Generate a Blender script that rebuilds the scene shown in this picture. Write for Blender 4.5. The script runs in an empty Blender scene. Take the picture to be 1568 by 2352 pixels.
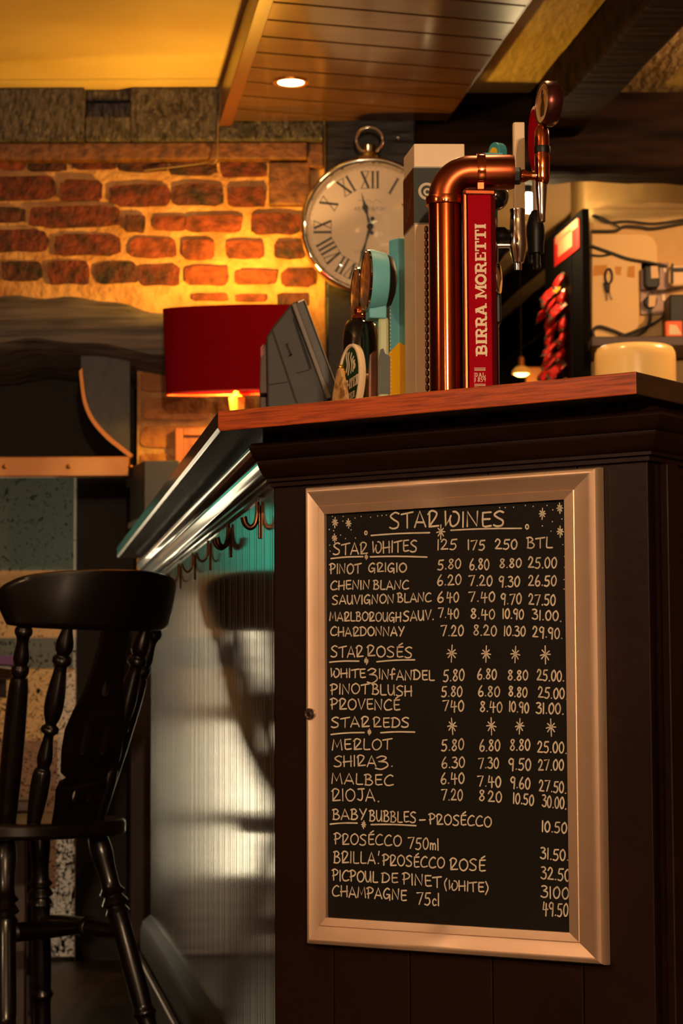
import bpy, bmesh, math, random
from mathutils import Vector, Matrix
SC = bpy.context.scene
COL = SC.collection
R = math.radians
rnd = random.Random(7)

# ------------------------------------------------------------------ camera
PW, PH, FPX = 1568.0, 2352.0, 5300.0
CAM = Vector((0, 0, 0.72)); PITCH = 4.66; ROLL = -0.25
cam_d = bpy.data.cameras.new('camera'); cam = bpy.data.objects.new('camera', cam_d); COL.objects.link(cam)
cam_m = Matrix.Translation(CAM) @ Matrix.Rotation(R(90 + PITCH), 4, 'X') @ Matrix.Rotation(R(ROLL), 4, 'Z')
cam.matrix_world = cam_m
cam_d.sensor_fit = 'VERTICAL'; cam_d.sensor_height = 36.0; cam_d.lens = 36.0 * FPX / PH
cam_d.clip_start = 0.05; cam_d.clip_end = 60
cam_d.dof.use_dof = True; cam_d.dof.focus_distance = 2.95; cam_d.dof.aperture_fstop = 13.0
SC.camera = cam
CR = cam_m.to_3x3()
def ray(px, py):
    return CR @ Vector(((px - PW / 2) / FPX, -(py - PH / 2) / FPX, -1.0))
def at(px, py, Y):                       # the place at distance Y seen at a pixel of the photograph
    d = ray(px, py); return CAM + d * (Y / d.y)
def on_plane(px, py, p0, n):
    d = ray(px, py); return CAM + d * ((p0 - CAM).dot(n) / d.dot(n))

# ------------------------------------------------------------------ world, exposure, room light
w = bpy.data.worlds.new('world'); SC.world = w; w.use_nodes = True
w.node_tree.nodes['Background'].inputs[0].default_value = (0.9, 0.65, 0.42, 1)
w.node_tree.nodes['Background'].inputs[1].default_value = 0.004
SC.view_settings.view_transform = 'Standard'; SC.view_settings.look = 'None'
SC.view_settings.gamma = 1.0; SC.view_settings.exposure = 0.0
try: SC.view_settings.use_curve_mapping = False
except Exception: pass
WINDOW_POWER = 9.5          # glow of the unseen vestibule door, placed for the boards' reflection
SCONCE_W = 115.0             # added warm fill lights, out of view
LAMP_W = 27.0               # red table lamp
DOWN_W = 7.0               # ceiling downlight
DOWN2_W = 36.0; DOWN3_W = 16.0; SPOT_W = 62.0; VEST_W = 20.0  # added fill lights, all out of view
FAR_W = 14.0  # added fill light for the far ceiling
PENDANT_W = 5.0            # bulb beyond the beam
WARM = (1.0, 0.56, 0.24); SOFT = (1.0, 0.66, 0.40); AMBER = (1.0, 0.51, 0.05)

def light(name, kind, loc, energy, color, size=0.05, **kw):
    d = bpy.data.lights.new(name, kind); d.energy = energy; d.color = color
    if kind in ('POINT', 'SPOT'): d.shadow_soft_size = size
    for k, v in kw.items(): setattr(d, k, v)
    o = bpy.data.objects.new(name, d); COL.objects.link(o); o.location = loc
    return o

# ------------------------------------------------------------------ materials
def lin(c):
    return tuple((x / 12.92 if x <= 0.04045 else ((x + 0.055) / 1.055) ** 2.4) for x in [v / 255.0 for v in c])
MATS = {}
def mat(name, col, rough=0.5, metal=0.0, coat=0.0, coat_rough=0.1, col2=None, nscale=8.0, nstretch=(1, 1, 1),
        nlo=0.4, nhi=0.65, detail=6.0, bump=0.0, bscale=None, bstretch=None, emit=None, estr=0.0, aniso=0.0, trans=0.0, rough2=None, spec=0.5, dist=0.0, coat_ior=1.5):
    if name in MATS: return MATS[name]
    m = bpy.data.materials.new(name); m.use_nodes = True; MATS[name] = m
    nt = m.node_tree; b = nt.nodes['Principled BSDF']
    b.inputs['Base Color'].default_value = (*col, 1); b.inputs['Roughness'].default_value = rough
    b.inputs['Metallic'].default_value = metal; b.inputs['Coat Weight'].default_value = coat
    b.inputs['Coat Roughness'].default_value = coat_rough; b.inputs['Anisotropic'].default_value = aniso
    b.inputs['Transmission Weight'].default_value = trans; b.inputs['Specular IOR Level'].default_value = spec
    b.inputs['Coat IOR'].default_value = coat_ior
    if emit: b.inputs['Emission Color'].default_value = (*emit, 1); b.inputs['Emission Strength'].default_value = estr
    def noise(scale, stretch):
        tc = nt.nodes.new('ShaderNodeTexCoord'); mp = nt.nodes.new('ShaderNodeMapping'); nz = nt.nodes.new('ShaderNodeTexNoise')
        mp.inputs['Scale'].default_value = stretch; nz.inputs['Scale'].default_value = scale; nz.inputs['Detail'].default_value = detail
        nz.inputs['Distortion'].default_value = dist
        nt.links.new(tc.outputs['Object'], mp.inputs[0]); nt.links.new(mp.outputs[0], nz.inputs['Vector']); return nz
    nz = None
    if col2 is not None:
        nz = noise(nscale, nstretch); rp = nt.nodes.new('ShaderNodeValToRGB')
        rp.color_ramp.elements[0].position = nlo; rp.color_ramp.elements[1].position = nhi
        rp.color_ramp.elements[0].color = (*col, 1); rp.color_ramp.elements[1].color = (*col2, 1)
        nt.links.new(nz.outputs[0], rp.inputs[0]); nt.links.new(rp.outputs[0], b.inputs['Base Color'])
    if rough2 is not None:
        n3 = noise(nscale * 1.7, nstretch); mr = nt.nodes.new('ShaderNodeMapRange')
        mr.inputs[1].default_value = 0.35; mr.inputs[2].default_value = 0.65
        mr.inputs[3].default_value = rough; mr.inputs[4].default_value = rough2
        nt.links.new(n3.outputs[0], mr.inputs[0]); nt.links.new(mr.outputs[0], b.inputs['Roughness'])
    if bump:
        n2 = noise(bscale or nscale, bstretch or nstretch); bp = nt.nodes.new('ShaderNodeBump')
        bp.inputs['Strength'].default_value = min(1.0, bump); bp.inputs['Distance'].default_value = 0.012 * max(1, bump)
        nt.links.new(n2.outputs[0], bp.inputs['Height']); nt.links.new(bp.outputs[0], b.inputs['Normal'])
    return m
def glass_mat(name, tint=(1, 1, 1), rough=0.02, ior=1.5):
    m = bpy.data.materials.new(name); m.use_nodes = True; nt = m.node_tree; nt.nodes.remove(nt.nodes['Principled BSDF'])
    out = nt.nodes['Material Output']; t = nt.nodes.new('ShaderNodeBsdfTransparent'); g = nt.nodes.new('ShaderNodeBsdfGlossy')
    fr = nt.nodes.new('ShaderNodeFresnel'); mx = nt.nodes.new('ShaderNodeMixShader')
    t.inputs[0].default_value = (*tint, 1); g.inputs['Roughness'].default_value = rough; fr.inputs[0].default_value = ior
    nt.links.new(fr.outputs[0], mx.inputs[0]); nt.links.new(t.outputs[0], mx.inputs[1]); nt.links.new(g.outputs[0], mx.inputs[2])
    nt.links.new(mx.outputs[0], out.inputs[0]); return m

# ------------------------------------------------------------------ mesh building
class MB:
    def __init__(s): s.v = []; s.f = []; s.m = []; s.T = None
    def add(s, vs, fs, mi=0):
        o = len(s.v)
        for p in vs:
            p = Vector(p); s.v.append(s.T @ p if s.T else p)
        for f in fs: s.f.append([o + i for i in f]); s.m.append(mi)
        return s
    def box(s, x0, x1, y0, y1, z0, z1, mi=0):
        return s.add([(x, y, z) for z in (z0, z1) for y in (y0, y1) for x in (x0, x1)],
                     [(0, 2, 3, 1), (4, 5, 7, 6), (0, 1, 5, 4), (1, 3, 7, 5), (3, 2, 6, 7), (2, 0, 4, 6)], mi)
    def prism(s, poly, z0, z1, mi=0, side=None, top=None):   # closed plan outline, raised from z0 to z1
        n = len(poly); vs = [(x, y, z0) for x, y in poly] + [(x, y, z1) for x, y in poly]
        o = len(s.v)
        s.add(vs, [list(range(n))[::-1]], mi); 
        s.f.append([o + n + i for i in range(n)]); s.m.append(mi if top is None else top)
        for i in range(n):
            j = (i + 1) % n; s.f.append([o + i, o + j, o + n + j, o + n + i]); s.m.append(mi if side is None else side[i])
        return s
    def slab(s, poly, o, ex, ey, ez, t0, t1, mi=0, face=None):  # outline in a frame (ex, ey), thickness along ez
        n = len(poly); o = Vector(o); k = len(s.v)
        s.add([o + ex * a + ey * b + ez * t0 for a, b in poly] + [o + ex * a + ey * b + ez * t1 for a, b in poly],
              [[j for j in range(n)][::-1]], mi)
        s.f.append([k + n + j for j in range(n)]); s.m.append(mi if face is None else face)
        for i in range(n):
            j = (i + 1) % n; s.f.append([k + i, k + j, k + n + j, k + n + i]); s.m.append(mi)
        return s
    def lathe(s, prof, o=(0, 0, 0), axis=(0, 0, 1), seg=24, mi=0, cap=True):
        a = Vector(axis).normalized(); x = a.orthogonal().normalized(); y = a.cross(x); o = Vector(o); k = len(s.v); n = len(prof)
        vs = []
        for r, h in prof:
            for i in range(seg):
                t = 2 * math.pi * i / seg; vs.append(o + a * h + (x * math.cos(t) + y * math.sin(t)) * max(r, 1e-5))
        fs = [[i * seg + j, i * seg + (j + 1) % seg, (i + 1) * seg + (j + 1) % seg, (i + 1) * seg + j] for i in range(n - 1) for j in range(seg)]
        if cap: fs += [list(range(seg))[::-1], [(n - 1) * seg + j for j in range(seg)]]
        return s.add(vs, fs, mi)
    def tube(s, pts, r, seg=10, mi=0, closed=False):
        pts = [Vector(p) for p in pts]; n = len(pts); rs = r if isinstance(r, (list, tuple)) else [r] * n
        def tan(i):
            if closed: return (pts[(i + 1) % n] - pts[i - 1]).normalized()
            return (pts[min(i + 1, n - 1)] - pts[max(i - 1, 0)]).normalized()
        t0 = tan(0); x = t0.orthogonal().normalized(); vs = []
        for i in range(n):
            t = tan(i); x = (x - t * x.dot(t)).normalized(); y = t.cross(x)
            for j in range(seg):
                a = 2 * math.pi * j / seg; vs.append(pts[i] + (x * math.cos(a) + y * math.sin(a)) * rs[i])
        m = n if closed else n - 1
        fs = [[i * seg + j, i * seg + (j + 1) % seg, ((i + 1) % n) * seg + (j + 1) % seg, ((i + 1) % n) * seg + j] for i in range(m) for j in range(seg)]
        if not closed: fs += [list(range(seg))[::-1], [(n - 1) * seg + j for j in range(seg)]]
        return s.add(vs, fs, mi)
    def grid(s, rows, mi=0):                 # rows of points -> quads
        n = len(rows[0]); vs = [p for r_ in rows for p in r_]
        return s.add(vs, [[i * n + j, i * n + j + 1, (i + 1) * n + j + 1, (i + 1) * n + j] for i in range(len(rows) - 1) for j in range(n - 1)], mi)
    def build(s, name, mats, parent=None, smooth=None, bevel=0.0, bseg=2, local=False, subsurf=0, loc=None):
        me = bpy.data.meshes.new(name); vs = s.v
        if parent is not None and not local:
            inv = WM[parent.name].inverted(); vs = [inv @ p for p in vs]
        elif loc is not None:
            vs = [p - Vector(loc) for p in vs]
        me.from_pydata([tuple(p) for p in vs], [], s.f); 
        for x in (mats if isinstance(mats, (list, tuple)) else [mats]): me.materials.append(x)
        me.polygons.foreach_set('material_index', s.m)
        bm = bmesh.new(); bm.from_mesh(me); bmesh.ops.recalc_face_normals(bm, faces=bm.faces); bm.to_mesh(me); bm.free()
        if smooth:
            me.polygons.foreach_set('use_smooth', [True] * len(me.polygons)); me.set_sharp_from_angle(angle=R(smooth))
        me.update()
        o = bpy.data.objects.new(name, me); COL.objects.link(o); WM[o.name] = Matrix.Identity(4)
        if parent is not None: o.parent = parent; WM[o.name] = WM[parent.name].copy()
        elif loc is not None: o.location = loc; WM[o.name] = Matrix.Translation(loc)
        if bevel:
            b = o.modifiers.new('bevel', 'BEVEL'); b.width = bevel; b.segments = bseg; b.limit_method = 'ANGLE'; b.angle_limit = R(40)
            b.harden_normals = False
        if subsurf:
            b = o.modifiers.new('sub', 'SUBSURF'); b.levels = subsurf; b.render_levels = subsurf
        return o
WM = {}
def tag(o, label, cat, group=None, kind=None):
    o['label'] = label; o['category'] = cat
    if group: o['group'] = group
    if kind: o['kind'] = kind
    return o
def thing(name, label, cat, loc=(0, 0, 0), rotz=0.0, group=None):
    o = bpy.data.objects.new(name, None); COL.objects.link(o); o.empty_display_size = 0.05
    o.location = loc; o.rotation_euler = (0, 0, rotz)
    WM[o.name] = Matrix.Translation(Vector(loc)) @ Matrix.Rotation(rotz, 4, 'Z')
    return tag(o, label, cat, group)
def struct(o):
    o['kind'] = 'structure'; return o
def copy_tree(o, parent=None):
    c = o.copy(); COL.objects.link(c)
    if parent: c.parent = parent
    for ch in [x for x in bpy.data.objects if x.parent == o]: copy_tree(ch, c)
    return c
def smooth_pts(pts, n=5, closed=False):     # Catmull-Rom through the points
    P = [Vector(p) for p in pts]; out = []; N = len(P)
    for i in range(N if closed else N - 1):
        p0 = P[(i - 1) % N] if closed or i > 0 else P[0] * 2 - P[1]; p1 = P[i]; p2 = P[(i + 1) % N]
        p3 = P[(i + 2) % N] if closed or i + 2 < N else P[-1] * 2 - P[-2]
        for k in range(n):
            t = k / n
            out.append(0.5 * ((2 * p1) + (p2 - p0) * t + (2 * p0 - 5 * p1 + 4 * p2 - p3) * t * t + (3 * p1 - p0 - 3 * p2 + p3) * t ** 3))
    if not closed: out.append(P[-1])
    return out
def ribbon(mb, pts, wd, nrm, mi=0, cap=True, lift=0.0):   # a stroke lying on a surface
    n = Vector(nrm).normalized(); P = [Vector(p) + n * lift for p in pts]; L = len(P); a = []; b = []
    for i in range(L):
        t = (P[min(i + 1, L - 1)] - P[max(i - 1, 0)])
        if t.length < 1e-9: t = n.orthogonal()
        t.normalize(); s_ = n.cross(t); a.append(P[i] + s_ * wd / 2); b.append(P[i] - s_ * wd / 2)
    mb.grid([a, b], mi)
    if cap:
        for c in (P[0], P[-1]):
            x = n.orthogonal().normalized(); y = n.cross(x)
            mb.add([c + n * 1e-5 + (x * math.cos(k * math.pi / 4) + y * math.sin(k * math.pi / 4)) * wd / 2 for k in range(8)], [list(range(8))], mi)
# ------------------------------------------------------------------ stroke alphabet (x 0..width, y 0..1)
def arc(cx, cy, rx, ry, a0, a1, n=10):
    return [(cx + rx * math.cos(R(a0 + (a1 - a0) * i / n)), cy + ry * math.sin(R(a0 + (a1 - a0) * i / n))) for i in range(n + 1)]
def cr(*p): return [tuple(q[:2]) for q in smooth_pts([(x, y, 0) for x, y in p], 5)]
G = {
 'A': (.72, [[(0, -.02), (.34, 1), (.72, 0)], [(.1, .3), (.62, .27)]]),
 'B': (.62, [[(.08, 0), (.1, 1)], cr((-.02, .95), (.3, 1.02), (.5, .8), (.3, .58), (.12, .52)), cr((.12, .54), (.45, .5), (.62, .25), (.4, .0), (.02, .03))]),
 'C': (.72, [cr((.68, .9), (.45, 1), (.15, .75), (.02, .38), (.14, .06), (.4, 0), (.72, .1))]),
 'D': (.72, [[(.08, 0), (.1, .95)], cr((-.02, .93), (.3, 1), (.64, .75), (.68, .35), (.42, .05), (.03, .02))]),
 'E': (.58, [[(.56, .98), (.06, .94)], [(.08, .95), (.06, .45), (.1, .05), (.25, 0), (.58, .06)], [(.08, .5), (.5, .52)]]),
 'F': (.5, [[(.5, .95), (.05, .95), (.05, 0)], [(.05, .5), (.4, .5)]]),
 'f': (.5, [cr((.5, .98), (.36, 1.1), (.22, .85), (.2, .3), (.2, 0)), [(0, .45), (.5, .55)]]),
 'G': (.72, [cr((.62, .9), (.4, 1), (.1, .7), (.03, .3), (.22, .02), (.48, .12), (.6, .36)), [(.34, .42), (.66, .42), (.64, -.12)]]),
 'H': (.64, [[(.03, 1), (.03, 0)], [(.6, 1), (.6, 0)], [(-.05, .42), (.66, .5)]]),
 'I': (.14, [[(.07, 1), (.07, 0)]]),
 'J': (.55, [[(.1, .97), (.6, 1)], cr((.42, .98), (.44, .3), (.3, .02), (.05, .12))]),
 'K': (.6, [[(.05, 1), (.05, 0)], [(.6, 1), (.08, .45), (.6, 0)]]),
 'L': (.55, [cr((.06, 1), (.05, .3), (.08, .04), (.3, .0), (.55, .02))]),
 'M': (.82, [[(0, 0), (.1, 1), (.38, .25), (.66, 1), (.8, 0)]]),
 'N': (.7, [[(.02, 0), (.05, .98), (.6, .02), (.66, 1)]]),
 'O': (.76, [cr((.42, 1), (.12, .82), (.02, .42), (.2, .04), (.5, .02), (.74, .35), (.7, .78), (.42, 1), (.34, .96))]),
 'P': (.58, [[(.1, 0), (.1, .98)], cr((-.06, .92), (.25, 1.05), (.58, .85), (.45, .55), (.0, .4))]),
 'R': (.66, [[(.08, 0), (.1, .95)], cr((.0, .8), (.25, 1.02), (.56, .88), (.5, .6), (.12, .06), (.3, .02), (.68, .05))]),
 'S': (.64, [cr((.6, .92), (.35, 1), (.05, .78), (.25, .56), (.55, .35), (.5, .06), (.2, -.02), (.0, .06))]),
 'T': (.66, [[(-.05, .86), (.72, 1)], [(.34, .93), (.34, 0)]]),
 'U': (.64, [cr((.03, 1), (.04, .35), (.2, .02), (.42, .1), (.56, .5), (.58, 1)), [(.58, .9), (.62, 0)]]),
 'V': (.64, [[(0, 1), (.3, 0), (.64, 1)]]),
 'W': (.86, [[(.02, 1), (.06, .02), (.3, .5), (.36, .7)], cr((.3, .5), (.36, .1), (.55, .0), (.8, .25), (.85, .7), (.68, .95), (.5, .98))]),
 'Y': (.62, [[(.02, 1), (.3, .5)], [(.64, 1), (.2, -.05)]]),
 'Z': (.6, [cr((.05, .85), (.3, 1), (.52, .85), (.3, .6), (.15, .56)), cr((.15, .56), (.5, .5), (.6, .2), (.3, -.08), (0, .0))]),
 'm': (.6, [[(.03, .55), (.03, 0)], cr((.03, .4), (.15, .55), (.27, .4), (.28, 0)), cr((.28, .4), (.42, .55), (.54, .4), (.56, 0))]),
 'l': (.12, [[(.06, 1), (.06, 0)]]), 'c': (.4, [cr((.38, .45), (.2, .55), (.04, .3), (.16, .02), (.4, .08))]),
 '0': (.58, [cr((.34, 1), (.08, .75), (.04, .3), (.22, .0), (.46, .15), (.56, .6), (.4, .96), (.28, .98))]),
 '1': (.14, [[(.08, 1), (.06, 0)]]),
 '2': (.6, [cr((.03, .75), (.22, 1), (.46, .82), (.35, .45), (.02, .02)), [(.02, .02), (.6, .03)]]),
 '3': (.56, [cr((.05, .95), (.3, 1), (.48, .82), (.2, .56)), cr((.2, .56), (.52, .45), (.5, .1), (.25, -.02), (0, .08))]),
 '4': (.64, [[(.14, 1), (.04, .4), (.62, .46)], [(.42, .9), (.4, -.08)]]),
 '5': (.58, [[(.58, .98), (.16, .95)], cr((.16, .95), (.1, .55), (.4, .55), (.52, .25), (.3, -.02), (0, .03))]),
 '6': (.56, [cr((.4, 1.05), (.14, .65), (.04, .25), (.22, 0), (.48, .12), (.5, .4), (.28, .48), (.06, .28))]),
 '7': (.62, [[(0, .92), (.6, 1), (.22, 0)], ]),
 '8': (.56, [cr((.48, .85), (.28, 1), (.1, .82), (.28, .55), (.5, .25), (.28, 0), (.04, .18), (.26, .5), (.48, .85), (.4, .95))]),
 '9': (.56, [cr((.5, .9), (.26, 1), (.04, .75), (.2, .5), (.45, .6), (.52, .9)), [(.52, .92), (.42, -.06)]]),
 '.': (.16, [[(.06, .02), (.09, .03)]]), ',': (.16, [[(.08, .05), (.03, -.1)]]), '-': (.5, [[(.05, .4), (.45, .44)]]),
 '!': (.3, [[(.2, 1.1), (.14, .75)], [(.14, .02), (.17, .03)]]), '(': (.3, [cr((.28, 1.15), (.04, .6), (.2, -.15))]), ')': (.3, [cr((.04, 1.15), (.28, .5), (.02, -.2))]),
 ' ': (.4, []), "'": (.1, [[(.05, 1.1), (.05, .85)]]),
}
G['É'] = (.58, G['E'][1] + [[(.2, 1.1), (.5, 1.32)]])
def layout(text, gap=0.2):
    x = 0; out = []
    for ch in text:
        wd, st = G[ch]; out.append((x, st)); x += wd + gap
    return x - gap, out

# ------------------------------------------------------------------ plan directions shared by bar, joists and boarding
ANG = R(8.35)
S = Vector((-math.sin(ANG), math.cos(ANG), 0)); NL = Vector((-math.cos(ANG), -math.sin(ANG), 0))   # along / out of the bar's left side
U = Vector((math.sin(R(54.8)), -math.cos(R(54.8)), 0)); NE = Vector((-U.y * -1, 0, 0))
NE = Vector((U.y, -U.x, 0)); V = -NE                                                           # along / out of the bar's end; V away along the right side
Z = Vector((0, 0, 1))
C0 = Vector((-.0907, 3.10, 0)); C1 = C0 + U * .5636

# ------------------------------------------------------------------ setting
black_wood = mat('blackened_timber', lin((24, 17, 13)), .5, spec=.25, col2=lin((13, 10, 8)), nscale=6, nstretch=(1, 6, 6), bump=.5, bscale=9, bstretch=(1, 5, 5))
brown_wood = mat('brown_timber', lin((112, 68, 34)), .6, col2=lin((72, 42, 20)), nscale=5, nstretch=(6, 1, 6), bump=.6, bscale=12, bstretch=(4, 1, 4))
plaster = mat('cream_plaster', lin((206, 180, 132)), .7, col2=lin((194, 166, 116)), nscale=3, bump=.25, bscale=7)
plaster_r = mat('rough_cream_plaster', lin((206, 182, 132)), .8, col2=lin((188, 162, 112)), nscale=9, nstretch=(2, .6, 1), bump=.7, bscale=22, bstretch=(2, .6, 1))
grey_beam = mat('weathered_grey_timber', lin((92, 85, 86)), .62, col2=lin((26, 22, 22)), nscale=48, nstretch=(1.6, 1, .75), nlo=.36, nhi=.68, bump=1.6, bscale=60, bstretch=(1.5, 1, .55), rough2=.4, detail=10, dist=.8)
mantel_m = mat('grey_oak_mantel', lin((86, 76, 70)), .7, col2=lin((42, 36, 33)), nscale=11, nstretch=(.35, 4, 6), bump=.7, bscale=10, bstretch=(.5, 4, 5))
mortar = mat('lime_mortar', lin((188, 142, 88)), .85, col2=lin((154, 106, 60)), nscale=14, bump=1.0, bscale=40)
floor_m = mat('dark_floorboards', lin((46, 32, 22)), .4, col2=lin((26, 18, 12)), nscale=3, nstretch=(10, .5, 1), bump=.2)
dark_brick = mat('near_black_brick', lin((26, 20, 16)), .9, bump=.6, bscale=25)  # plain near-black brown for recess, vestibule and far walls
dim_wall = mat('dim_room_wall', lin((84, 58, 36)), .8, bump=.3, bscale=8)
X0, X1, Y0, Y1, ZC = -2.3, 2.2, -3.0, 11.0, 2.39

b = MB().box(X0 - .1, X1 + .1, Y0 - .1, Y1 + .1, -.08, 0); struct(b.build('floor', floor_m))
# ceiling: plaster, its edge over the grey beam slightly wavy
b = MB().box(X0 - .1, X1 + .1, Y0 - .1, Y1 + .1, ZC, ZC + .1); struct(b.build('ceiling', plaster))
struct(MB().box(X0 - .1, X0, Y0, Y1, 0, ZC).build('wall_left', dim_wall))
struct(MB().box(X1, X1 + .1, Y0, Y1, 0, ZC).build('wall_right', dim_wall))
struct(MB().box(X0 - .1, X1 + .1, Y1, Y1 + .1, 0, ZC).build('wall_far', dark_brick))
teal = mat('teal_painted_boarding', lin((58, 82, 76)), .5)
wains = mat('brown_wainscot', lin((70, 50, 36)), .5)
b = MB().box(X0, X1, Y0 - .1, Y0, 0, ZC, 0); b.box(X0, X1, Y0, Y0 + .012, 1.38, 1.62, 1); b.box(X0, X1, Y0, Y0 + .012, 1.86, ZC, 1); b.box(X0, X1, Y0, Y0 + .02, 0, .62, 2)
struct(b.build('wall_behind', [wains, teal, wains]))

# ---- back wall: brick panel with lime mortar (individual uneven bricks), jamb, recess
BY = 6.25
def brick_outline(x0, y0, x1, y1):
    a = at(x0, y0, BY); c = at(x1, y1, BY); w_ = (c.x - a.x) / 2; h_ = (a.z - c.z) / 2; cx = (a.x + c.x) / 2; cz = (a.z + c.z) / 2
    out = []
    for k in range(20):
        t = 2 * math.pi * k / 20; ct, st = math.cos(t), math.sin(t); e = .38
        j = 1 + rnd.uniform(-.12, .07); e = rnd.uniform(.3, .55)
        out.append((cx + w_ * (1 + (j - 1) * .5) * math.copysign(abs(ct) ** e, ct), cz + h_ * j * math.copysign(abs(st) ** e, st)))
    return out
wb = MB()
xp = at(745, 500, BY).x
wb.box(X0, xp, BY, BY + .3, 1.70, 2.30, 0)               # mortar face
wb.box(X0, -1.75, BY, BY + .3, 0, 1.70, 0)               # left of the fireplace
xj = at(315, 950, BY).x
wb.box(xj, xp, BY, BY + .3, 0, 1.70, 0)                  # right jamb
BR = [(0, 362, 60, 392, 1), (62, 366, 155, 394, 2), (165, 366, 270, 390, 0), (272, 367, 385, 396, 2), (390, 370, 500, 404, 2), (505, 374, 612, 408, 0),
 (-60, 405, 130, 461, 0), (140, 415, 236, 464, 0), (250, 425, 394, 476, 0), (397, 422, 515, 474, 2), (520, 430, 612, 476, 0),
 (-70, 478, 58, 514, 2), (68, 475, 276, 524, 0), (287, 495, 334, 535, 2), (353, 497, 430, 531, 1), (425, 495, 558, 535, 1), (575, 490, 692, 539, 0),
 (-40, 528, 112, 580, 0), (123, 540, 277, 588, 0), (297, 547, 405, 594, 1), (418, 553, 494, 597, 1), (517, 553, 605, 596, 1), (628, 555, 700, 596, 2),
 (3, 600, 98, 646, 2), (110, 600, 207, 654, 0), (220, 603, 317, 653, 2), (320, 607, 415, 658, 0), (425, 612, 526, 657, 1), (538, 622, 636, 655, 1), (645, 620, 722, 660, 0),
 (440, 676, 525, 692, 1), (540, 678, 614, 694, 1), (635, 673, 708, 706, 2)]
for x in range(-6, 0):                                    # the courses go on to the left, out of the picture
    for r_, y in enumerate((366, 410, 478, 530, 600)):
        q = x * 118 - 70 - (r_ % 2) * 50; BR.append((q - 100, y, q + 6, y + 48, (x + r_) % 3))
ex, ey, ez = Vector((1, 0, 0)), Z, Vector((0, -1, 0))
for x0_, y0_, x1_, y1_, c in BR:
    wb.slab(brick_outline(x0_, y0_, x1_, y1_), (0, BY, 0), ex, ey, ez, -.002, .011 + rnd.uniform(-.003, .004), c + 1)
zz = 1.62                                                 # jamb bricks, heavily limewashed
while zz > .04:
    x = xj; k = int(zz * 100) % 2
    for wd in ((.11, .215, .22) if k else (.21, .12, .2)):
        if x + wd < xp + .02:
            o_ = [(x + .008 + (wd - .016) * (.5 + .5 * math.copysign(abs(math.cos(2 * math.pi * q / 16)) ** .4, math.cos(2 * math.pi * q / 16)) * (1 + rnd.uniform(-.05, .03))),
                   zz - .031 + .031 * math.copysign(abs(math.sin(2 * math.pi * q / 16)) ** .4, math.sin(2 * math.pi * q / 16)) * (1 + rnd.uniform(-.1, .05))) for q in range(16)]
            wb.slab(o_, (0, BY, 0), ex, ey, ez, -.002, .008 + rnd.uniform(-.003, .003), 4)
        x += wd
    zz -= .076
bk = [mat('red_brick', lin((98, 38, 22)), .85, col2=lin((50, 19, 13)), nscale=30, bump=1.1, bscale=45),
      mat('orange_brick', lin((126, 56, 28)), .85, col2=lin((78, 30, 17)), nscale=28, bump=1.0, bscale=45),
      mat('burnt_brick', lin((78, 33, 20)), .8, col2=lin((24, 14, 12)), nscale=26, bump=1.2, bscale=45),
      mat('limewashed_brick', lin((170, 112, 64)), .9, col2=lin((142, 86, 48)), nscale=15, bump=1.0, bscale=40)]
struct(wb.build('wall_back', [mortar] + bk, smooth=50))
# dark recess under the lintel; its back holds a glass screen through which a lit vestibule shows
RY = 6.50
gx1 = at(173, 1700, RY).x; gz1 = at(100, 1085, RY).z; gx0 = -1.70
b = MB(); b.box(gx1, xj, RY + .01, RY + .06, 0, 1.75); b.box(-1.75, gx0, RY + .01, RY + .06, 0, 1.75); b.box(gx0, gx1, RY + .01, RY + .06, gz1, 1.75)
struct(b.build('wall_recess', dark_brick))
VY = 8.7
vest_r = -.58
b = MB(); b.box(vest_r, vest_r + .05, RY + .06, VY, 0, 1.9); struct(b.build('wall_vestibule_right', dark_brick))
struct(MB().box(X0, vest_r + .05, RY + .06, VY + .1, 1.9, 1.95).build('ceiling_vestibule', dark_brick))
struct(MB().box(X0, -1.75, RY + .06, RY + .1, 0, 1.9).build('wall_vestibule_front', dark_brick))
dx1 = at(-118, 1500, VY).x; dx0 = dx1 - .38
vcream = mat('vestibule_cream', lin((214, 168, 112)), .7); vgrey = mat('vestibule_grey_rail', lin((96, 98, 90)), .6); vteal = mat('vestibule_teal', lin((90, 112, 106)), .6); vdk = mat('vestibule_dado', lin((150, 110, 84)), .7)
b = MB(); b.box(X0, vest_r + .05, VY, VY + .1, 0, 1.9, 0)
def vz(py): return at(100, py, VY).z
b.box(dx1 + .04, vest_r, VY - .012, VY - .001, vz(1310), 1.9, 1); b.box(dx1 + .04, vest_r, VY - .016, VY - .001, vz(1535), vz(1465), 2); b.box(dx1 + .04, vest_r, VY - .014, VY - .001, 0, vz(1700), 3)
struct(b.build('wall_vestibule', [vcream, vteal, vgrey, vdk]))
pane_day = mat('daylit_glass', (0, 0, 0), .3, emit=(1.0, .81, .53), estr=WINDOW_POWER)
pane_teal = mat('teal_glow_glass', (0, 0, 0), .3, emit=(.05, .62, .40), estr=WINDOW_POWER * .15)  # teal glow added for the green tint reflected in the boards
d1 = bpy.data.objects.new('door_1', None); COL.objects.link(d1); WM['door_1'] = Matrix.Identity(4); struct(d1)  # unseen glazed door, placed so the beaded boards reflect its panes
fr = MB()
for xa, xb__, za_, zb__ in [(dx0 - .06, dx0, 0, 1.82), (dx1, dx1 + .035, 0, 1.82), (dx0, dx1, 0, .06), (dx0, dx1, 1.12, 1.20), (dx0, dx1, 1.46, 1.82), (dx0, dx1, .64, .70), (dx0, dx1, .25, .30), (dx0 + .14, dx0 + .17, 0, 1.82)]:
    fr.box(xa, xb__, VY - .05, VY - .001, za_, zb__)
fr.build('door_frame', black_wood, d1, bevel=.003)
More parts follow.
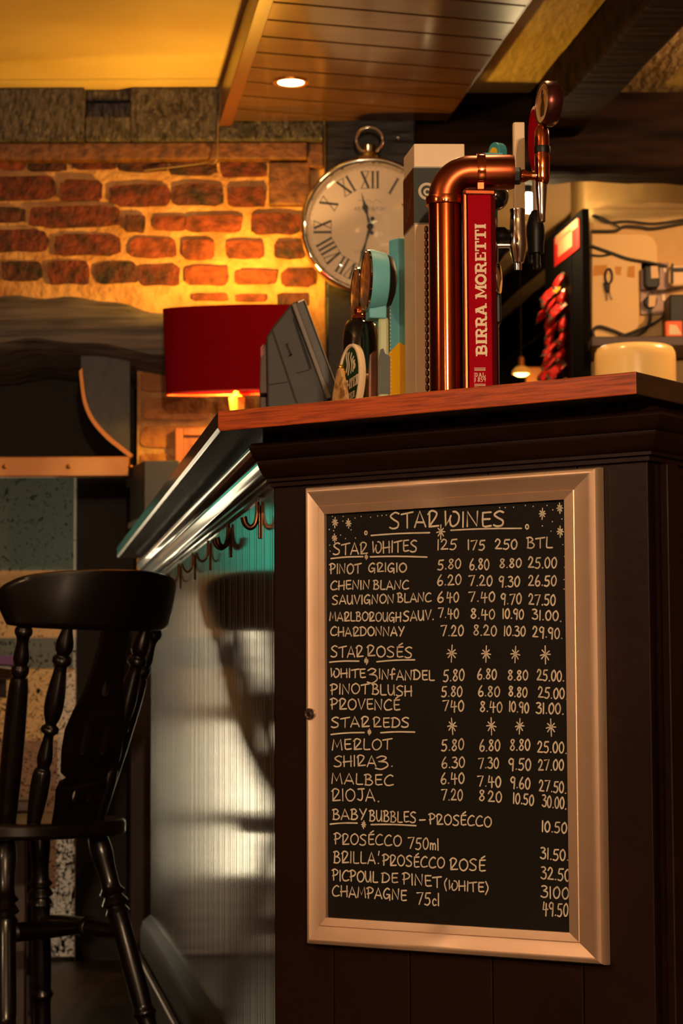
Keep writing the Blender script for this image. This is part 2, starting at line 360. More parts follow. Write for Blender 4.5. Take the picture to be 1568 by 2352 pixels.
MB().box(dx0, dx1, VY - .02, VY - .015, .06, .66).build('glass_pane', pane_day, d1)
MB().box(dx0, dx1, VY - .02, VY - .015, .68, 1.12).build('upper_pane', mat('dimmed_daylit_glass', (0, 0, 0), .3, emit=(1.0, .80, .53), estr=WINDOW_POWER * .45), d1)  # glow dimmed here to weaken its reflection in the boards
MB().box(dx0, dx1, VY - .02, VY - .015, 1.20, 1.46).build('fanlight_pane', pane_teal, d1)
# grey wall plate (with an empty mortise), the brown batten under it and a nailing block
za, zb_ = at(300, 322, 6.18).z, ZC
m0, m1 = at(195, 200, 6.18), at(299, 266, 6.18)
xe = at(742, 300, 6.18).x
b = MB(); b.box(X0, m0.x, 6.18, 6.26, za, zb_); b.box(m1.x, xe, 6.18, 6.26, za, zb_); b.box(m0.x, m1.x, 6.18, 6.26, za, m1.z); b.box(m0.x, m1.x, 6.235, 6.26, m1.z, zb_)
b.box(m0.x, m1.x, 6.205, 6.24, at(200, 230, 6.2).z, zb_)
struct(b.build('beam_grey_plate', grey_beam, bevel=.006))
# lumpy limewash rolled down over the top of the plate
rows = []
for k in range(3):
    rw = []
    for i in range(61):
        px = -340 + i * (515 + 340) / 60.0; e = 186 + 3 * math.sin(px * .021) + 2.5 * math.sin(px * .07) - max(0, (px - 300)) * .14
        q = at(px, e, 6.172); zt = [ZC, (ZC + q.z) / 2, q.z][k]; rw.append((q.x, 6.10 if k == 0 else (6.155 if k == 1 else 6.176), zt if k else ZC - .001))
    rows.append(rw)
struct(MB().grid(rows).build('ceiling_edge', plaster, smooth=60))
b = MB(); b.box(X0, at(705, 340, 6.2).x, 6.2, 6.26, at(300, 366, 6.2).z, za - .001); b.box(at(705, 340, 6.2).x, xe, 6.215, 6.26, at(300, 366, 6.2).z - .02, za - .001)
struct(b.build('trim_1', brown_wood, bevel=.004))
n0, n1 = at(617, 372, 6.215), at(712, 470, 6.215)
struct(MB().box(n0.x, n1.x, 6.215, 6.25, n1.z, n0.z).build('trim_2', brown_wood, bevel=.004))
ww = MB(); ww.tube(smooth_pts([at(505, 158, 6.165), at(506, 240, 6.165), at(500, 300, 6.165), at(497, 368, 6.165), at(470, 374, 6.21), at(420, 381, 6.225), at(360, 388, 6.23), at(330, 392, 6.235)], 6), .0022, 8)
tag(ww.build('thin_wire', mat('dusty_wire', lin((120, 96, 66)), .7), None, smooth=70), 'thin dusty wire running down the grey beam and along the top brick course', 'wire')
# curved fireplace lintel
def px_curve(pts, px):
    for (a, y0_), (c, y1_) in zip(pts, pts[1:]):
        if a <= px <= c:
            t = (px - a) / (c - a); t = t * t * (3 - 2 * t) * .5 + t * .5; return y0_ + (y1_ - y0_) * t
    return pts[0][1] if px < pts[0][0] else pts[-1][1]
TOPC = [(-800, 720), (-200, 676), (0, 678), (200, 682), (375, 716), (520, 770), (600, 800)]
LOWC = [(-800, 860), (-200, 808), (0, 799), (75, 787), (200, 797), (370, 824), (520, 880), (600, 900)]
rows = [[], [], [], [], [], []]
YL = 6.10
for i in range(61):
    px = -760 + i * (470 + 760) / 60.0
    zt = at(px, px_curve(TOPC, px), YL).z + .004 * math.sin(px * .05); zl = at(px, px_curve(LOWC, px), YL).z + .003 * math.sin(px * .031); X = at(px, 800, YL).x
    rows[0].append((X, 6.27, zt)); rows[1].append((X, YL + .02, zt)); rows[2].append((X, YL, zt - .025)); rows[3].append((X, YL, zl + .012)); rows[4].append((X, YL + .03, zl - .012)); rows[5].append((X, 6.6, zl - .05))
struct(MB().grid(rows).build('lintel_beam', mantel_m, smooth=40))
# dark post carrying the clock, transverse beam, joists, boarded bulkhead
pa, pb_ = at(747, 600, 6.17), at(958, 600, 6.17)
struct(MB().box(pa.x, pb_.x, 6.17, 6.33, 0, ZC).build('post_timber', black_wood, bevel=.008))
zb0 = at(1300, 378, 6.22).z; zt0 = at(1300, 208, 6.22).z
rows = [[], [], [], [], []]
for i in range(41):
    X = pb_.x + i * (X1 - pb_.x) / 40; j = lambda a, f: a * math.sin(X * f) + a * .6 * math.sin(X * f * 2.7)
    rows[0].append((X, 6.22, zt0 + .002 + j(.004, 21))); rows[1].append((X, 6.22, zb0 + j(.004, 9))); rows[2].append((X, 6.24, zb0 - .02 + j(.004, 13)))
    rows[3].append((X, 6.38, zb0 - .018 + j(.005, 11))); rows[4].append((X, 6.40, ZC))
rows.append([(p_[0], 6.22, ZC) for p_ in rows[0]]); rows.append(rows[0])
beam_m = mat('dark_beam_timber', lin((40, 25, 16)), .8, spec=.06, col2=lin((17, 11, 8)), nscale=5, nstretch=(.6, 4, 5), bump=.6, bscale=9, bstretch=(.5, 4, 5))
struct(MB().grid(rows).build('beam_transverse', beam_m, smooth=40))
TC = .1313
def strip(w0, w1, ya, yb, z0, z1):       # plan outline running parallel to the bar's left side
    t = TC; return [(w0 - t * ya, ya), (w1 - t * ya, ya), (w1 - t * yb, yb), (w0 - t * yb, yb)]
def joist(name, w0, w1, ya, yb, z0, m):
    poly = []; t = TC; n = 24; Lf, Rt = [], []
    for i in range(n + 1):
        y = ya + (yb - ya) * i / n; Lf.append((w0 - t * y + rnd.uniform(-.006, .006), y)); Rt.append((w1 - t * y + rnd.uniform(-.006, .006), y))
    return struct(MB().prism(Lf + Rt[::-1], z0, ZC).build(name, m, bevel=.012))
joist('beam_joist', 1.34, 1.47, 2.0, 6.22, ZC - .135, beam_m)
for w0, w1, zj in ((1.835, 1.90, ZC - .06), (2.03, 2.16, ZC - .10), (2.30, 2.44, ZC - .1)):
    joist('beam_joist', w0, w1, 6.40, 10.9, zj, beam_m)
struct(MB().prism(strip(1.47, 1.50, 2.0, 6.22, 0, 0), ZC - .012, ZC).build('ceiling_batten', plaster_r))
struct(MB().prism(strip(1.10, 1.34, 2.0, 6.22, 0, 0), ZC - .01, ZC - .001).build('ceiling_bay', plaster_r))
struct(MB().prism(strip(1.50, 2.6, 2.0, 6.22, 0, 0), ZC - .01, ZC - .001).build('ceiling_panel', plaster_r))
# bulkhead: tongue and groove boards laid at a slight skew, varnished, with a fascia
bw = mat('varnished_pine_boards', lin((98, 64, 34)), .3, coat=1.0, coat_rough=.15, col2=lin((72, 44, 22)), nscale=3, nstretch=(1, 14, 1), nlo=.3, nhi=.75)
ZB = at(535, 279, 6.17).z
b = MB(); t = TC; w0, w1 = .505, 1.10; sk = math.tan(R(17)); bwid = .135; y = 3.2
while y < 6.35:
    def pt(w_, yy):
        yy = min(yy + (w_ - w0) * -0.0 + (w_ - w0) * .30, 6.169); return (w_ - t * yy, yy)
    ws = [w0 + (w1 - w0) * k / 6 for k in range(7)]
    lo = [pt(q, y + .0045) for q in ws]; hi = [pt(q, y + bwid - .0045) for q in ws]
    if hi[0][1] - lo[0][1] > .004: b.prism(lo + hi[::-1], ZB, ZB + .012)
    y += bwid
bulk = bpy.data.objects.new('ceiling_bulkhead', None); COL.objects.link(bulk); WM['ceiling_bulkhead'] = Matrix.Identity(4); struct(bulk)
b.build('board', bw, bulk, bevel=.002)
groove = mat('dark_groove', lin((34, 20, 10)), .7)
MB().prism(strip(w0 + .004, w1 - .004, 3.2, 6.169, 0, 0), ZB + .008, ZB + .014).build('backing', groove, bulk)
fas = mat('varnished_fascia', lin((104, 60, 28)), .35, coat=.4, coat_rough=.2, col2=lin((96, 50, 20)), nscale=3, nstretch=(8, 1, 8))
b = MB(); b.prism(strip(w0 - .018, w0, 3.2, 6.172, 0, 0), ZB - .004, ZC); b.prism(strip(w0 - .024, w0 + .012, 3.2, 6.172, 0, 0), ZB - .012, ZB)
b.prism(strip(w1, w1 + .006, 3.2, 6.21, 0, 0), ZB + .004, ZC); b.build('fascia', fas, bulk, bevel=.002)
b = MB().prism(strip(w0 - .018, w0 + .02, 3.2, 6.172, 0, 0), ZC - .012, ZC); b.build('cornice', fas, bulk)
# right-hand partition (stops short of the ceiling) and dado panel under the lamp
PY = 6.60
pz = at(1450, 476, PY).z
part_m = mat('cream_painted_board', lin((214, 172, 108)), .7, col2=lin((196, 150, 88)), nscale=5, bump=.5, bscale=10)
struct(MB().box(at(1352, 600, PY).x, X1, PY, PY + .5, 0, pz).build('wall_partition', part_m, bevel=.015))
struct(MB().box(at(1352, 600, PY).x, X1, PY + .04, PY + .5, pz - .01, ZC).build('wall_partition_upper', part_m))
# ------------------------------------------------------------------ the bar counter
ZT = 1.1026; ZU = ZT - .027
dark_paint = mat('dark_brown_gloss_paint', lin((30, 12, 7)), .45, coat=.08, coat_rough=.25, spec=.15, col2=lin((24, 10, 6)), nscale=5, bump=.06, bscale=60)
bead_m = mat('olive_brown_gloss_boards', lin((66, 52, 37)), .40, spec=.15, coat=1.0, coat_rough=.12, coat_ior=1.75, col2=lin((46, 35, 24)), nscale=9, nstretch=(14, 14, .35), bump=.12, bscale=30, bstretch=(3, 3, .25))
pine = mat('orange_pine_edge', lin((180, 76, 20)), .5, spec=.3, col2=lin((120, 42, 10)), nscale=11, nstretch=(1.6, 1.6, 30), nlo=.42, nhi=.72, coat=.25, coat_rough=.25, bump=.15, bscale=20, bstretch=(1.5, 1.5, 20))
top_m = mat('dark_varnished_edge', lin((66, 42, 22)), .34, coat=.9, coat_rough=.14, coat_ior=1.7, col2=lin((46, 28, 14)), nscale=6, nstretch=(3, 3, 20))
under_m = mat('worn_black_underside', lin((30, 24, 18)), .45, coat=.35, coat_rough=.35, col2=lin((16, 12, 9)), nscale=6, nstretch=(3, 8, 1), bump=.5, bscale=14, bstretch=(14, 1.5, 1))
brass = mat('aged_brass', lin((168, 118, 58)), .32, metal=1.0)
bar = thing('bar_counter', 'dark panelled pub bar with an orange pine edge carrying the beer taps and wine board', 'bar counter', (C0.x, C0.y, 0))
T0 = on_plane(500, 945, Vector((0, 0, ZT)), Z); T1 = on_plane(1478, 857, Vector((0, 0, ZT)), Z); TL = on_plane(281, 1257, Vector((0, 0, ZT)), Z)
LS = (TL - T0).dot(S); LE = (T1 - T0).dot(U); LR = 1.7; WDT = .62
T1 = T0 + U * LE; TL = T0 + S * LS; TR = T1 + V * LR
# inside edges of the two runs and where they cross
iL = TL - NL * WDT; iR = TR - U * WDT
den = S.x * V.y - S.y * V.x; dlt = iR - iL; kS = (dlt.x * V.y - dlt.y * V.x) / den; IN = iL + S * kS
poly = [TL, T0, T1, TR, iR, IN, iL]
b = MB(); low = [TL - NL * .0034, T0 + U * .0047, T1, TR, iR, IN, iL]
b.add([p + Z * (ZT - p.z) for p in poly] + [p + Z * (ZU + .0052 - p.z) for p in poly] + [p + Z * (ZU - p.z) for p in low], [list(range(7))], 0)
b.f.append([20, 19, 18, 17, 16, 15, 14]); b.m.append(1)
for i in range(7):
    j = (i + 1) % 7; m_ = 2 if i == 1 else 0
    b.f.append([i, j, 7 + j, 7 + i]); b.m.append(m_); b.f.append([7 + i, 7 + j, 14 + j, 14 + i]); b.m.append(m_)
b.build('countertop', [top_m, under_m, pine], bar, bevel=.0015, bseg=2)
def opath(o):
    def mit(c, n1, n2): return c + (n1 + n2) * (o / (1 + n1.dot(n2)))
    return [C0 + S * 2.62 + NL * o, mit(C0, NL, NE), mit(C1, NE, U), C1 + V * 1.6 + U * o]
def sweep(prof, name, m, parent, sm=50):
    rows = []
    for o, z in prof:
        rows.append([p + Z * z for p in opath(o)])
    return MB().grid(rows).build(name, m, parent, smooth=sm)
def cv(cx, cz, r, a0, a1, n=6): return [(cx + r * math.cos(R(a0 + (a1 - a0) * k / n)), cz + r * math.sin(R(a0 + (a1 - a0) * k / n))) for k in range(n + 1)]
prof = [(.016, 0), (.016, -.010), (.031, -.0115), (.0345, -.014), (.0355, -.018), (.0342, -.022), (.0295, -.0315), (.0255, -.0345), (.0240, -.0350), (.0240, -.0385), (.0232, -.0410), (.0205, -.0470), (.0165, -.0540), (.0125, -.0580), (.011, -.0585), (.011, -.0625), (.006, -.064), (.006, -.069), (0, -.070)]
prof = [(o, ZU + z) for o, z in prof]
mould_m = mat('glossy_dark_moulding', lin((44, 26, 18)), .35, coat=1.0, coat_rough=.07, coat_ior=1.9, bump=.03, bscale=30)
mo_ = sweep(prof, 'moulding', mould_m, bar, 32); mo_.data.materials.append(dark_paint)
for k, f_ in enumerate(mo_.data.polygons): f_.material_index = 0 if k % 3 == 0 else 1
# beaded boards on the left side
pts = []; s_ = 0.0; L = 2.60
def grv(c, hw, d): return [(c - hw, 0), (c - hw * .35, -d), (c + hw * .35, -d), (c + hw, 0)]
pts = [(0, 0), (.0015, .0)]
c = .022
while c < L - .03:
    k9 = rnd.uniform(-.006, .006); pts += grv(c, .0034, .0060); pts += grv(c + .030 + k9, .0020, .0028)
    if rnd.random() < .5: pts += grv(c + .056 + k9, .0016, .0020)
    c += .098
pts += [(L, 0)]
rows = [[C0 + S * a + NL * o + Z * z for a, o in pts] for z in (.10, ZU - .066)]
MB().grid(rows).build('beadboard', bead_m, bar)
# end and right-hand panels
b = MB()
for px0, px1 in ((629, 766), (766, 941), (941, 1131), (1131, 1340), (1340, 1489)):
    a0 = (on_plane(px0, 2300, C0, NE) - C0).dot(U); a1 = (on_plane(px1, 2300, C0, NE) - C0).dot(U)
    a0 = max(0, a0) + (.0008 if px0 > 629 else 0); a1 = min(.5636, a1) - .0008
    if px0 == 1340: a1 = .5636
    b.slab([(a0, .02), (a1, .02), (a1, ZU - .002), (a0, ZU - .002)], (C0.x, C0.y, 0), U, Z, NE, -.02, 0)
b.slab([(.01, .03), (.55, .03), (.55, ZU - .01), (.01, ZU - .01)], (C0.x, C0.y, 0), U, Z, NE, -.03, -.004)
b.build('end_panel', dark_paint, bar, bevel=.0012)
b = MB(); b.slab([(0.001, .02), (1.6, .02), (1.6, ZU - .002), (0.001, ZU - .002)], (C1.x, C1.y, 0), V, Z, U, -.02, 0)
b.slab([(0.03, .02), (.06, .02), (.06, ZU - .07), (.03, ZU - .07)], (C1.x, C1.y, 0), V, Z, U, 0, .012)
b.build('right_panel', dark_paint, bar, bevel=.002)
sweep([(0, .0), (.024, .0), (.024, .165), (.018, .185), (.0, .200)], 'skirting', mat('dull_dark_skirting', lin((30, 20, 14)), .5, coat=.1, coat_rough=.3, spec=.15), bar, 30)
bp = [p + Z * .112 for p in opath(.034)]
MB().tube([bp[0] + (bp[1] - bp[0]) * k / 12 for k in range(13)], .007, 10)  .build('brass_kick_rail', mat('tarnished_brass_rail', lin((112, 76, 34)), .42, metal=.8), bar, smooth=60)
b = MB(); b.slab([(0, .0), (2.6, .0), (2.6, ZU - .001), (0, ZU - .001)], (C0.x, C0.y, 0) , S, Z, NL, -.05, -.006); b.build('backing', dark_paint, bar)
bk0 = iL + Vector((0, 0, 0))
b = MB(); b.prism([(q.x, q.y) for q in (iL + NL * .06, iL + NL * .04, IN + NL * .04 , IN + NL * .06)], .02, ZU - .001); b.build('inner_panel', dark_paint, bar)

# ------------------------------------------------------------------ the framed wine board
fr_m = mat('brushed_champagne_aluminium', lin((216, 186, 158)), .42, metal=.75, nscale=4, nstretch=(1, 1, 1), col2=lin((200, 168, 140)), aniso=.4)
FT = .018; PF = C0 + NE * FT
def sg(px, py, t=FT): q = on_plane(px, py, C0 + NE * t, NE); return ((q - C0).dot(U), q.z)
o_l = (sg(700, 1118)[0] + sg(700, 2168)[0]) / 2; o_r = (sg(1373, 1072)[0] + sg(1382, 2222)[0]) / 2
o_t = (sg(700, 1118)[1] + sg(1373, 1072)[1]) / 2; o_b = (sg(700, 2168)[1] + sg(1382, 2220)[1]) / 2
i_l = (sg(751, 1180, .006)[0] + sg(752, 2110, .006)[0]) / 2; i_r = (sg(1300, 1148, .006)[0] + sg(1312, 2138, .006)[0]) / 2
i_t = (sg(751, 1181, .006)[1] + sg(1300, 1148, .006)[1]) / 2; i_b = (sg(751, 2110, .006)[1] + sg(1312, 2138, .006)[1]) / 2
print('SIGN', o_l, o_r, o_b, o_t, '|', i_l, i_r, i_b, i_t, '|', sg(700, 1118), sg(1373, 1072), sg(700, 2168), sg(1382, 2222))
sign = thing('menu_board', 'black chalk wine price list in a wide pale metal frame on the bar end', 'menu board', (C0 + U * ((o_l + o_r) / 2) + NE * .001 + Z * o_b))
def sp(a, z, t): return C0 + U * a + Z * z + NE * t
board_m = mat('black_chalkboard', lin((15, 12, 10)), .6, spec=.2, col2=lin((22, 18, 15)), nscale=7, nlo=.5, nhi=.8)
b = MB(); b.slab([(i_l - .012, i_b - .012), (i_r + .012, i_b - .012), (i_r + .012, i_t + .012), (i_l - .012, i_t + .012)], (C0.x, C0.y, 0), U, Z, NE, .001, .006)
chalkb = b.build('chalkboard', board_m, sign)
fprof = [(-.004, .0062), (-.004, .0105), (0, .0115), (.28, .0135), (.30, .0128), (.32, .0137), (.72, .0170), (.80, .0182), (.87, .0182), (.94, .0172), (.985, .0135), (1.0, .009), (1.0, .001)]
cin = [(i_l, i_b), (i_r, i_b), (i_r, i_t), (i_l, i_t)]; cout = [(o_l, o_b), (o_r, o_b), (o_r, o_t), (o_l, o_t)]
for k in range(4):
    j = (k + 1) % 4; rows = []
    for f, t_ in fprof:
        rows.append([sp(cin[q][0] + (cout[q][0] - cin[q][0]) * f, cin[q][1] + (cout[q][1] - cin[q][1]) * f, t_) for q in (k, j)])
    r0 = rows[0]; rows = [[sp(*cin[k], .0062), sp(*cin[j], .0062)]] + rows
    MB().grid(rows).build('frame_rail', fr_m, sign, smooth=25)
lk = sg(713, 1640, .016)
steel = mat('polished_steel', lin((190, 182, 172)), .18, metal=1.0)
blackp = mat('black_plastic', lin((11, 10, 9)), .45, spec=.3)
b = MB(); b.lathe([(.0, .010), (.0078, .010), (.0078, .019), (.0068, .0205), (.0052, .0205), (.005, .0195), (.003, .0195)], sp(lk[0], lk[1], 0), NE, 24, 0)
b.lathe([(.003, .0194), (.0031, .0206), (.001, .0206)], sp(lk[0], lk[1], 0), NE, 6, 1); b.build('lock', [steel, blackp], sign, smooth=30)
# chalk writing
chalk = mat('cream_chalk_pen', lin((206, 194, 172)), .75, col2=lin((166, 154, 136)), nscale=60, nlo=.45, nhi=.8)
cb = MB(); TW = .0063
def P(px, py): return on_plane(px, py, C0 + NE * TW, NE)
CW = .0019
def write(text, x0, y0, x1, y1, h, wd=CW, gap=.17):
    W, gl = layout(text, gap)
    for gx, strokes in gl:
        jy = rnd.uniform(-.04, .04); jr = rnd.uniform(-.03, .03)
        for st in strokes:
            q = []
            for a, v in st:
                a_ = (gx + a + v * jr) / W; q.append(P(x0 + (x1 - x0) * a_, y0 + (y1 - y0) * a_ - (v + jy) * h))
            if len(q) == 2 and (q[0] - q[1]).length > .004: q = [q[0], q[0].lerp(q[1], .5), q[1]]
            ribbon(cb, q, wd * rnd.uniform(.9, 1.1), NE)
def line(x0, y0, x1, y1, wd=CW): ribbon(cb, [P(x0 + (x1 - x0) * k / 6, y0 + (y1 - y0) * k / 6 - 1.2 * math.sin(k * .6)) for k in range(7)], wd, NE)
def star(x, y, r, n=8, wd=CW * .85):
    for k in range(n // 2):
        a = R(90 + k * 360 / n + rnd.uniform(-6, 6)); m_ = 1.0 if k == 0 else .68
        line(x + math.cos(a) * r * m_ * .8, y + math.sin(a) * r * m_, x - math.cos(a) * r * m_ * .8, y - math.sin(a) * r * m_, wd)
def dot(x, y, r=1.6):
    p_ = P(x, y); cb.add([p_ + (U * math.cos(k * math.pi / 4) + Z * math.sin(k * math.pi / 4)) * r * .00056 for k in range(8)], [list(range(8))])
TXT = '''STAR 895 1213 1006 1210 36 1|WINES 1021 1210 1158 1209 34 1
STAR 765 1274 843 1271 26|WHITES 856 1270 957 1266 26|125 1004 1263 1048 1261 23|175 1074 1263 1113 1262 22|250 1137 1260 1187 1261 22|BTL 1210 1258 1268 1259 24
PINOT 758 1318 828 1317 22|GRIGIO 846 1313 933 1313 20|5.80 1005 1308 1058 1306 22|6.80 1078 1308 1123 1308 24|8.80 1147 1304 1197 1302 20|25.00 1213 1304 1278 1304 24
CHENIN 759 1354 848 1353 20|BLANC 857 1353 938 1353 20|6.20 1004 1345 1059 1342 23|7.20 1077 1345 1130 1345 23|9.30 1145 1348 1193 1346 23|26.50 1213 1345 1277 1345 23
SAUVIGNON 763 1388 904 1385 20|BLANC 913 1383 990 1382 20|6 1004 1383 1018 1383 23|40 1025 1383 1053 1382 22|7.40 1077 1381 1136 1382 22|9.70 1150 1388 1197 1387 24|27.50 1214 1388 1275 1391 24
MARLBOROUGH 757 1425 920 1427 20|SAUV. 926 1427 996 1423 22|7.40 1007 1418 1053 1420 22|8.40 1081 1420 1136 1422 22|10.90 1154 1420 1202 1422 22|31.00. 1222 1422 1289 1427 22
CHARDONNAY 759 1460 927 1460 20|7.20 1013 1460 1064 1460 24|8.20 1087 1458 1140 1460 23|10.30 1157 1460 1206 1460 22|29.90. 1223 1462 1291 1467 24
STAR 760 1509 833 1508 25|ROSÉS 843 1507 946 1510 24
WHITE 760 1556 839 1556 20|Z 843 1567 866 1567 31|INfANDEL 870 1559 997 1563 22|5.80 1018 1565 1066 1563 26|6.80 1096 1560 1140 1560 23|8.80 1166 1562 1212 1562 22|25.00. 1233 1562 1295 1565 24
PINOT 760 1595 846 1593 23|BLUSH 854 1595 945 1598 23|5.80 1014 1600 1061 1600 23|6.80 1098 1598 1147 1600 23|8.80 1168 1599 1210 1601 22|25.00. 1236 1602 1302 1606 24
PROVENCÉ 760 1628 918 1631 24|740 1017 1633 1065 1633 24|8.40 1102 1634 1153 1636 23|10.90 1169 1634 1214 1637 23|31.00. 1231 1638 1294 1640 24
STAR 761 1671 847 1669 23|REDS 857 1669 939 1671 22
MERLOT 763 1722 898 1721 24|5.80 1014 1724 1065 1722 25|6.80 1101 1725 1148 1725 25|8.80 1171 1723 1217 1723 25|25.00. 1234 1727 1301 1731 25
SHIRA 767 1760 863 1759 24|Z 862 1764 890 1764 28|. 897 1760 903 1760 22|6.30 1014 1764 1067 1763 24|7.30 1099 1764 1145 1764 24|9.50 1168 1768 1219 1769 26|27.00 1236 1769 1294 1769 24
MALBEC 762 1800 903 1804 24|6.40 1012 1800 1066 1800 24|7.40 1097 1805 1150 1808 24|9.60 1172 1809 1217 1812 25|27.50. 1238 1816 1300 1822 25
RIOJA 762 1838 860 1839 27|. 866 1842 872 1842 22|7.20 1014 1837 1062 1838 25|8 1100 1839 1113 1839 24|20 1121 1841 1152 1842 24|10.50 1178 1845 1225 1850 24|30.00. 1245 1852 1300 1858 26
BABY 764 1882 840 1881 23|BUBBLES 848 1886 955 1889 24|- 962 1890 978 1890 16|PROSÉCCO 986 1892 1128 1899 23|10.50. 1244 1910 1308 1915 24
PROSÉCCO 768 1938 921 1943 24|750ml 937 1949 1007 1952 26|31.50. 1241 1972 1305 1977 25
BRILLA! 766 1982 872 1984 26|PROSÉCCO 879 1987 1020 1994 24|ROSÉ 1033 1997 1114 2001 26
PICPOUL 764 2022 867 2026 24|DE 876 2027 913 2028 22|PINET 925 2031 1012 2038 25|(WHITE) 1020 2043 1121 2050 22|32.50 1242 2017 1309 2024 27
CHAMPAGNE 763 2058 933 2068 24|75cl 957 2076 1008 2080 28|3100 1242 2061 1306 2065 26|49.50. 1246 2100 1310 2106 29'''
for ln in TXT.split('\n'):
    for it in ln.split('|'):
        q = it.split(' '); write(q[0], *[float(v) for v in q[1:6]], wd=CW * (1.25 if len(q) > 6 else 1.0))
for q in ((852, 1230, 986, 1223), (1035, 1218, 1197, 1213), (760, 1283, 833, 1278), (850, 1279, 980, 1279), (757, 1521, 824, 1518), (865, 1520, 952, 1515), (760, 1687, 836, 1682), (874, 1683, 952, 1681), (758, 1893, 820, 1890), (852, 1894, 955, 1896)): line(*q, CW * 1.05)
for q in ((1012, 1222, 17), (769, 1200, 12), (800, 1202, 11), (768, 1236, 10), (1245, 1180, 13), (1285, 1167, 12), (1286, 1221, 13), (841, 1279, 6), (841, 1518, 8), (848, 1681, 7), (835, 1894, 9), (1037, 1501, 20), (1116, 1502, 19), (1183, 1503, 19), (1252, 1504, 21), (1038, 1668, 19), (1128, 1668, 20), (1193, 1668, 18), (1265, 1671, 20)): star(*q)
for x, y, r_ in ((840, 1224, 4), (1210, 1210, 5)): ribbon(cb, [P(x + r_ * .7 * math.cos(k * math.pi / 5), y + r_ * math.sin(k * math.pi / 5)) for k in range(11)], CW, NE)
for q in '763,1186 788,1186 787,1197 815,1190 829,1186 851,1188 867,1185 877,1184 887,1183 756,1216 766,1219 806,1217 782,1229 793,1237 816,1236 757,1252 758,1266 1147,1166 1160,1166 1179,1165 1206,1161 1224,1163 1256,1161 1269,1171 1268,1198 1290,1192 1245,1208 1265,1220 1292,1251 1296,1278 1296,1303 1295,1331 1295,1353'.split():
    dot(*[float(v) for v in q.split(',')])
cb.build('chalk_lettering', chalk, chalkb)

# ------------------------------------------------------------------ coat hooks under the counter
hook_m = mat('bronzed_wire_hook', lin((96, 66, 42)), .3, metal=1.0)
names = ['bronze coat hook nearest the bar corner, below the counter moulding', 'double-pronged bronze coat hook, second from the bar corner', 'thin bronze coat hook, third from the bar corner',
         'thin bronze coat hook, fourth from the bar corner', 'thin bronze coat hook beside the chair top, fifth from the bar corner', 'bronze coat hook farthest down the bar, behind the chair back']
for i, s_ in enumerate((.17, .60, .97, 1.30, 1.66, 2.02)):
    base = C0 + S * s_ + NL * .0; zt_ = ZU - .074; dbl = i == 1
    h = thing('coat_hook', names[i], 'hook', (base.x, base.y, zt_ - .05), 0, 'coat hooks under the counter edge')
    def q(o, z, l=0): return base + NL * o + S * l + Z * z
    b = MB(); b.slab([(-.006, -.006), (.006, -.006), (.006, .042), (-.006, .042)], q(.0, zt_ - .047), S, Z, NL, .0002, .003); b.build('back_plate', hook_m, h, bevel=.001)
    for l in ((-.0, ) if not dbl else (-.012, .012)):
        path = smooth_pts([q(.004, zt_, 0), q(.0045, zt_ - .020, l * .5), q(.0075, zt_ - .032, l), q(.014, zt_ - .037, l * 1.2), (q(.021, zt_ - .032, l * 1.5)), q(.024, zt_ - .022, l * 1.6)], 5)
        n = len(path); MB().tube(path, [.0028 + .0022 * (k / n) if i < 2 else .0022 for k in range(n)], 10).build('prong', hook_m, h, smooth=60)
        
# ------------------------------------------------------------------ chair, table, and what is on it
chair_m = mat('dark_mahogany_varnish', lin((15, 7, 5)), .35, coat=.4, coat_rough=.13, spec=.25, col2=lin((10, 5, 4)), nscale=7, nstretch=(3, 3, .5))
def turned(p0, p1, prof, name, parent, seg=18):
    p0, p1 = Vector(p0), Vector(p1); L_ = (p1 - p0).length
    pr = smooth_pts([(r_, t_, 0) for t_, r_ in prof], 3); return MB().lathe([(max(.002, p.x), p.y * L_) for p in pr], p0, p1 - p0, seg).build(name, chair_m, parent, smooth=55, local=True)
LEG = [(0, .013), (.04, .015), (.1, .0175), (.16, .017), (.24, .0175), (.265, .023), (.29, .018), (.33, .019), (.5, .0195), (.66, .019), (.675, .024), (.70, .018), (.715, .026), (.745, .018), (.76, .025), (.785, .018), (.86, .0185), (.93, .022), (1, .018)]
SPN = [(0, .0125), (.1, .0165), (.2, .0185), (.26, .0165), (.275, .012), (.29, .0125), (.32, .015), (.36, .0135), (.43, .0095), (.45, .0165), (.47, .0165), (.485, .0105), (.52, .0155), (.58, .0185), (.66, .0165), (.76, .0115), (.775, .0175), (.80, .0175), (.815, .012), (.84, .0165), (.875, .0165), (.93, .0105), (1, .0085)]
PST = [(0, .0185), (.2, .0205), (.4, .021), (.6, .0195), (.70, .0165), (.712, .0125), (.73, .0165), (.755, .0165), (.77, .0125), (.80, .0155), (.87, .0115), (.9, .013), (.915, .0165), (.935, .0165), (.95, .013), (.975, .0155), (1, .0125)]
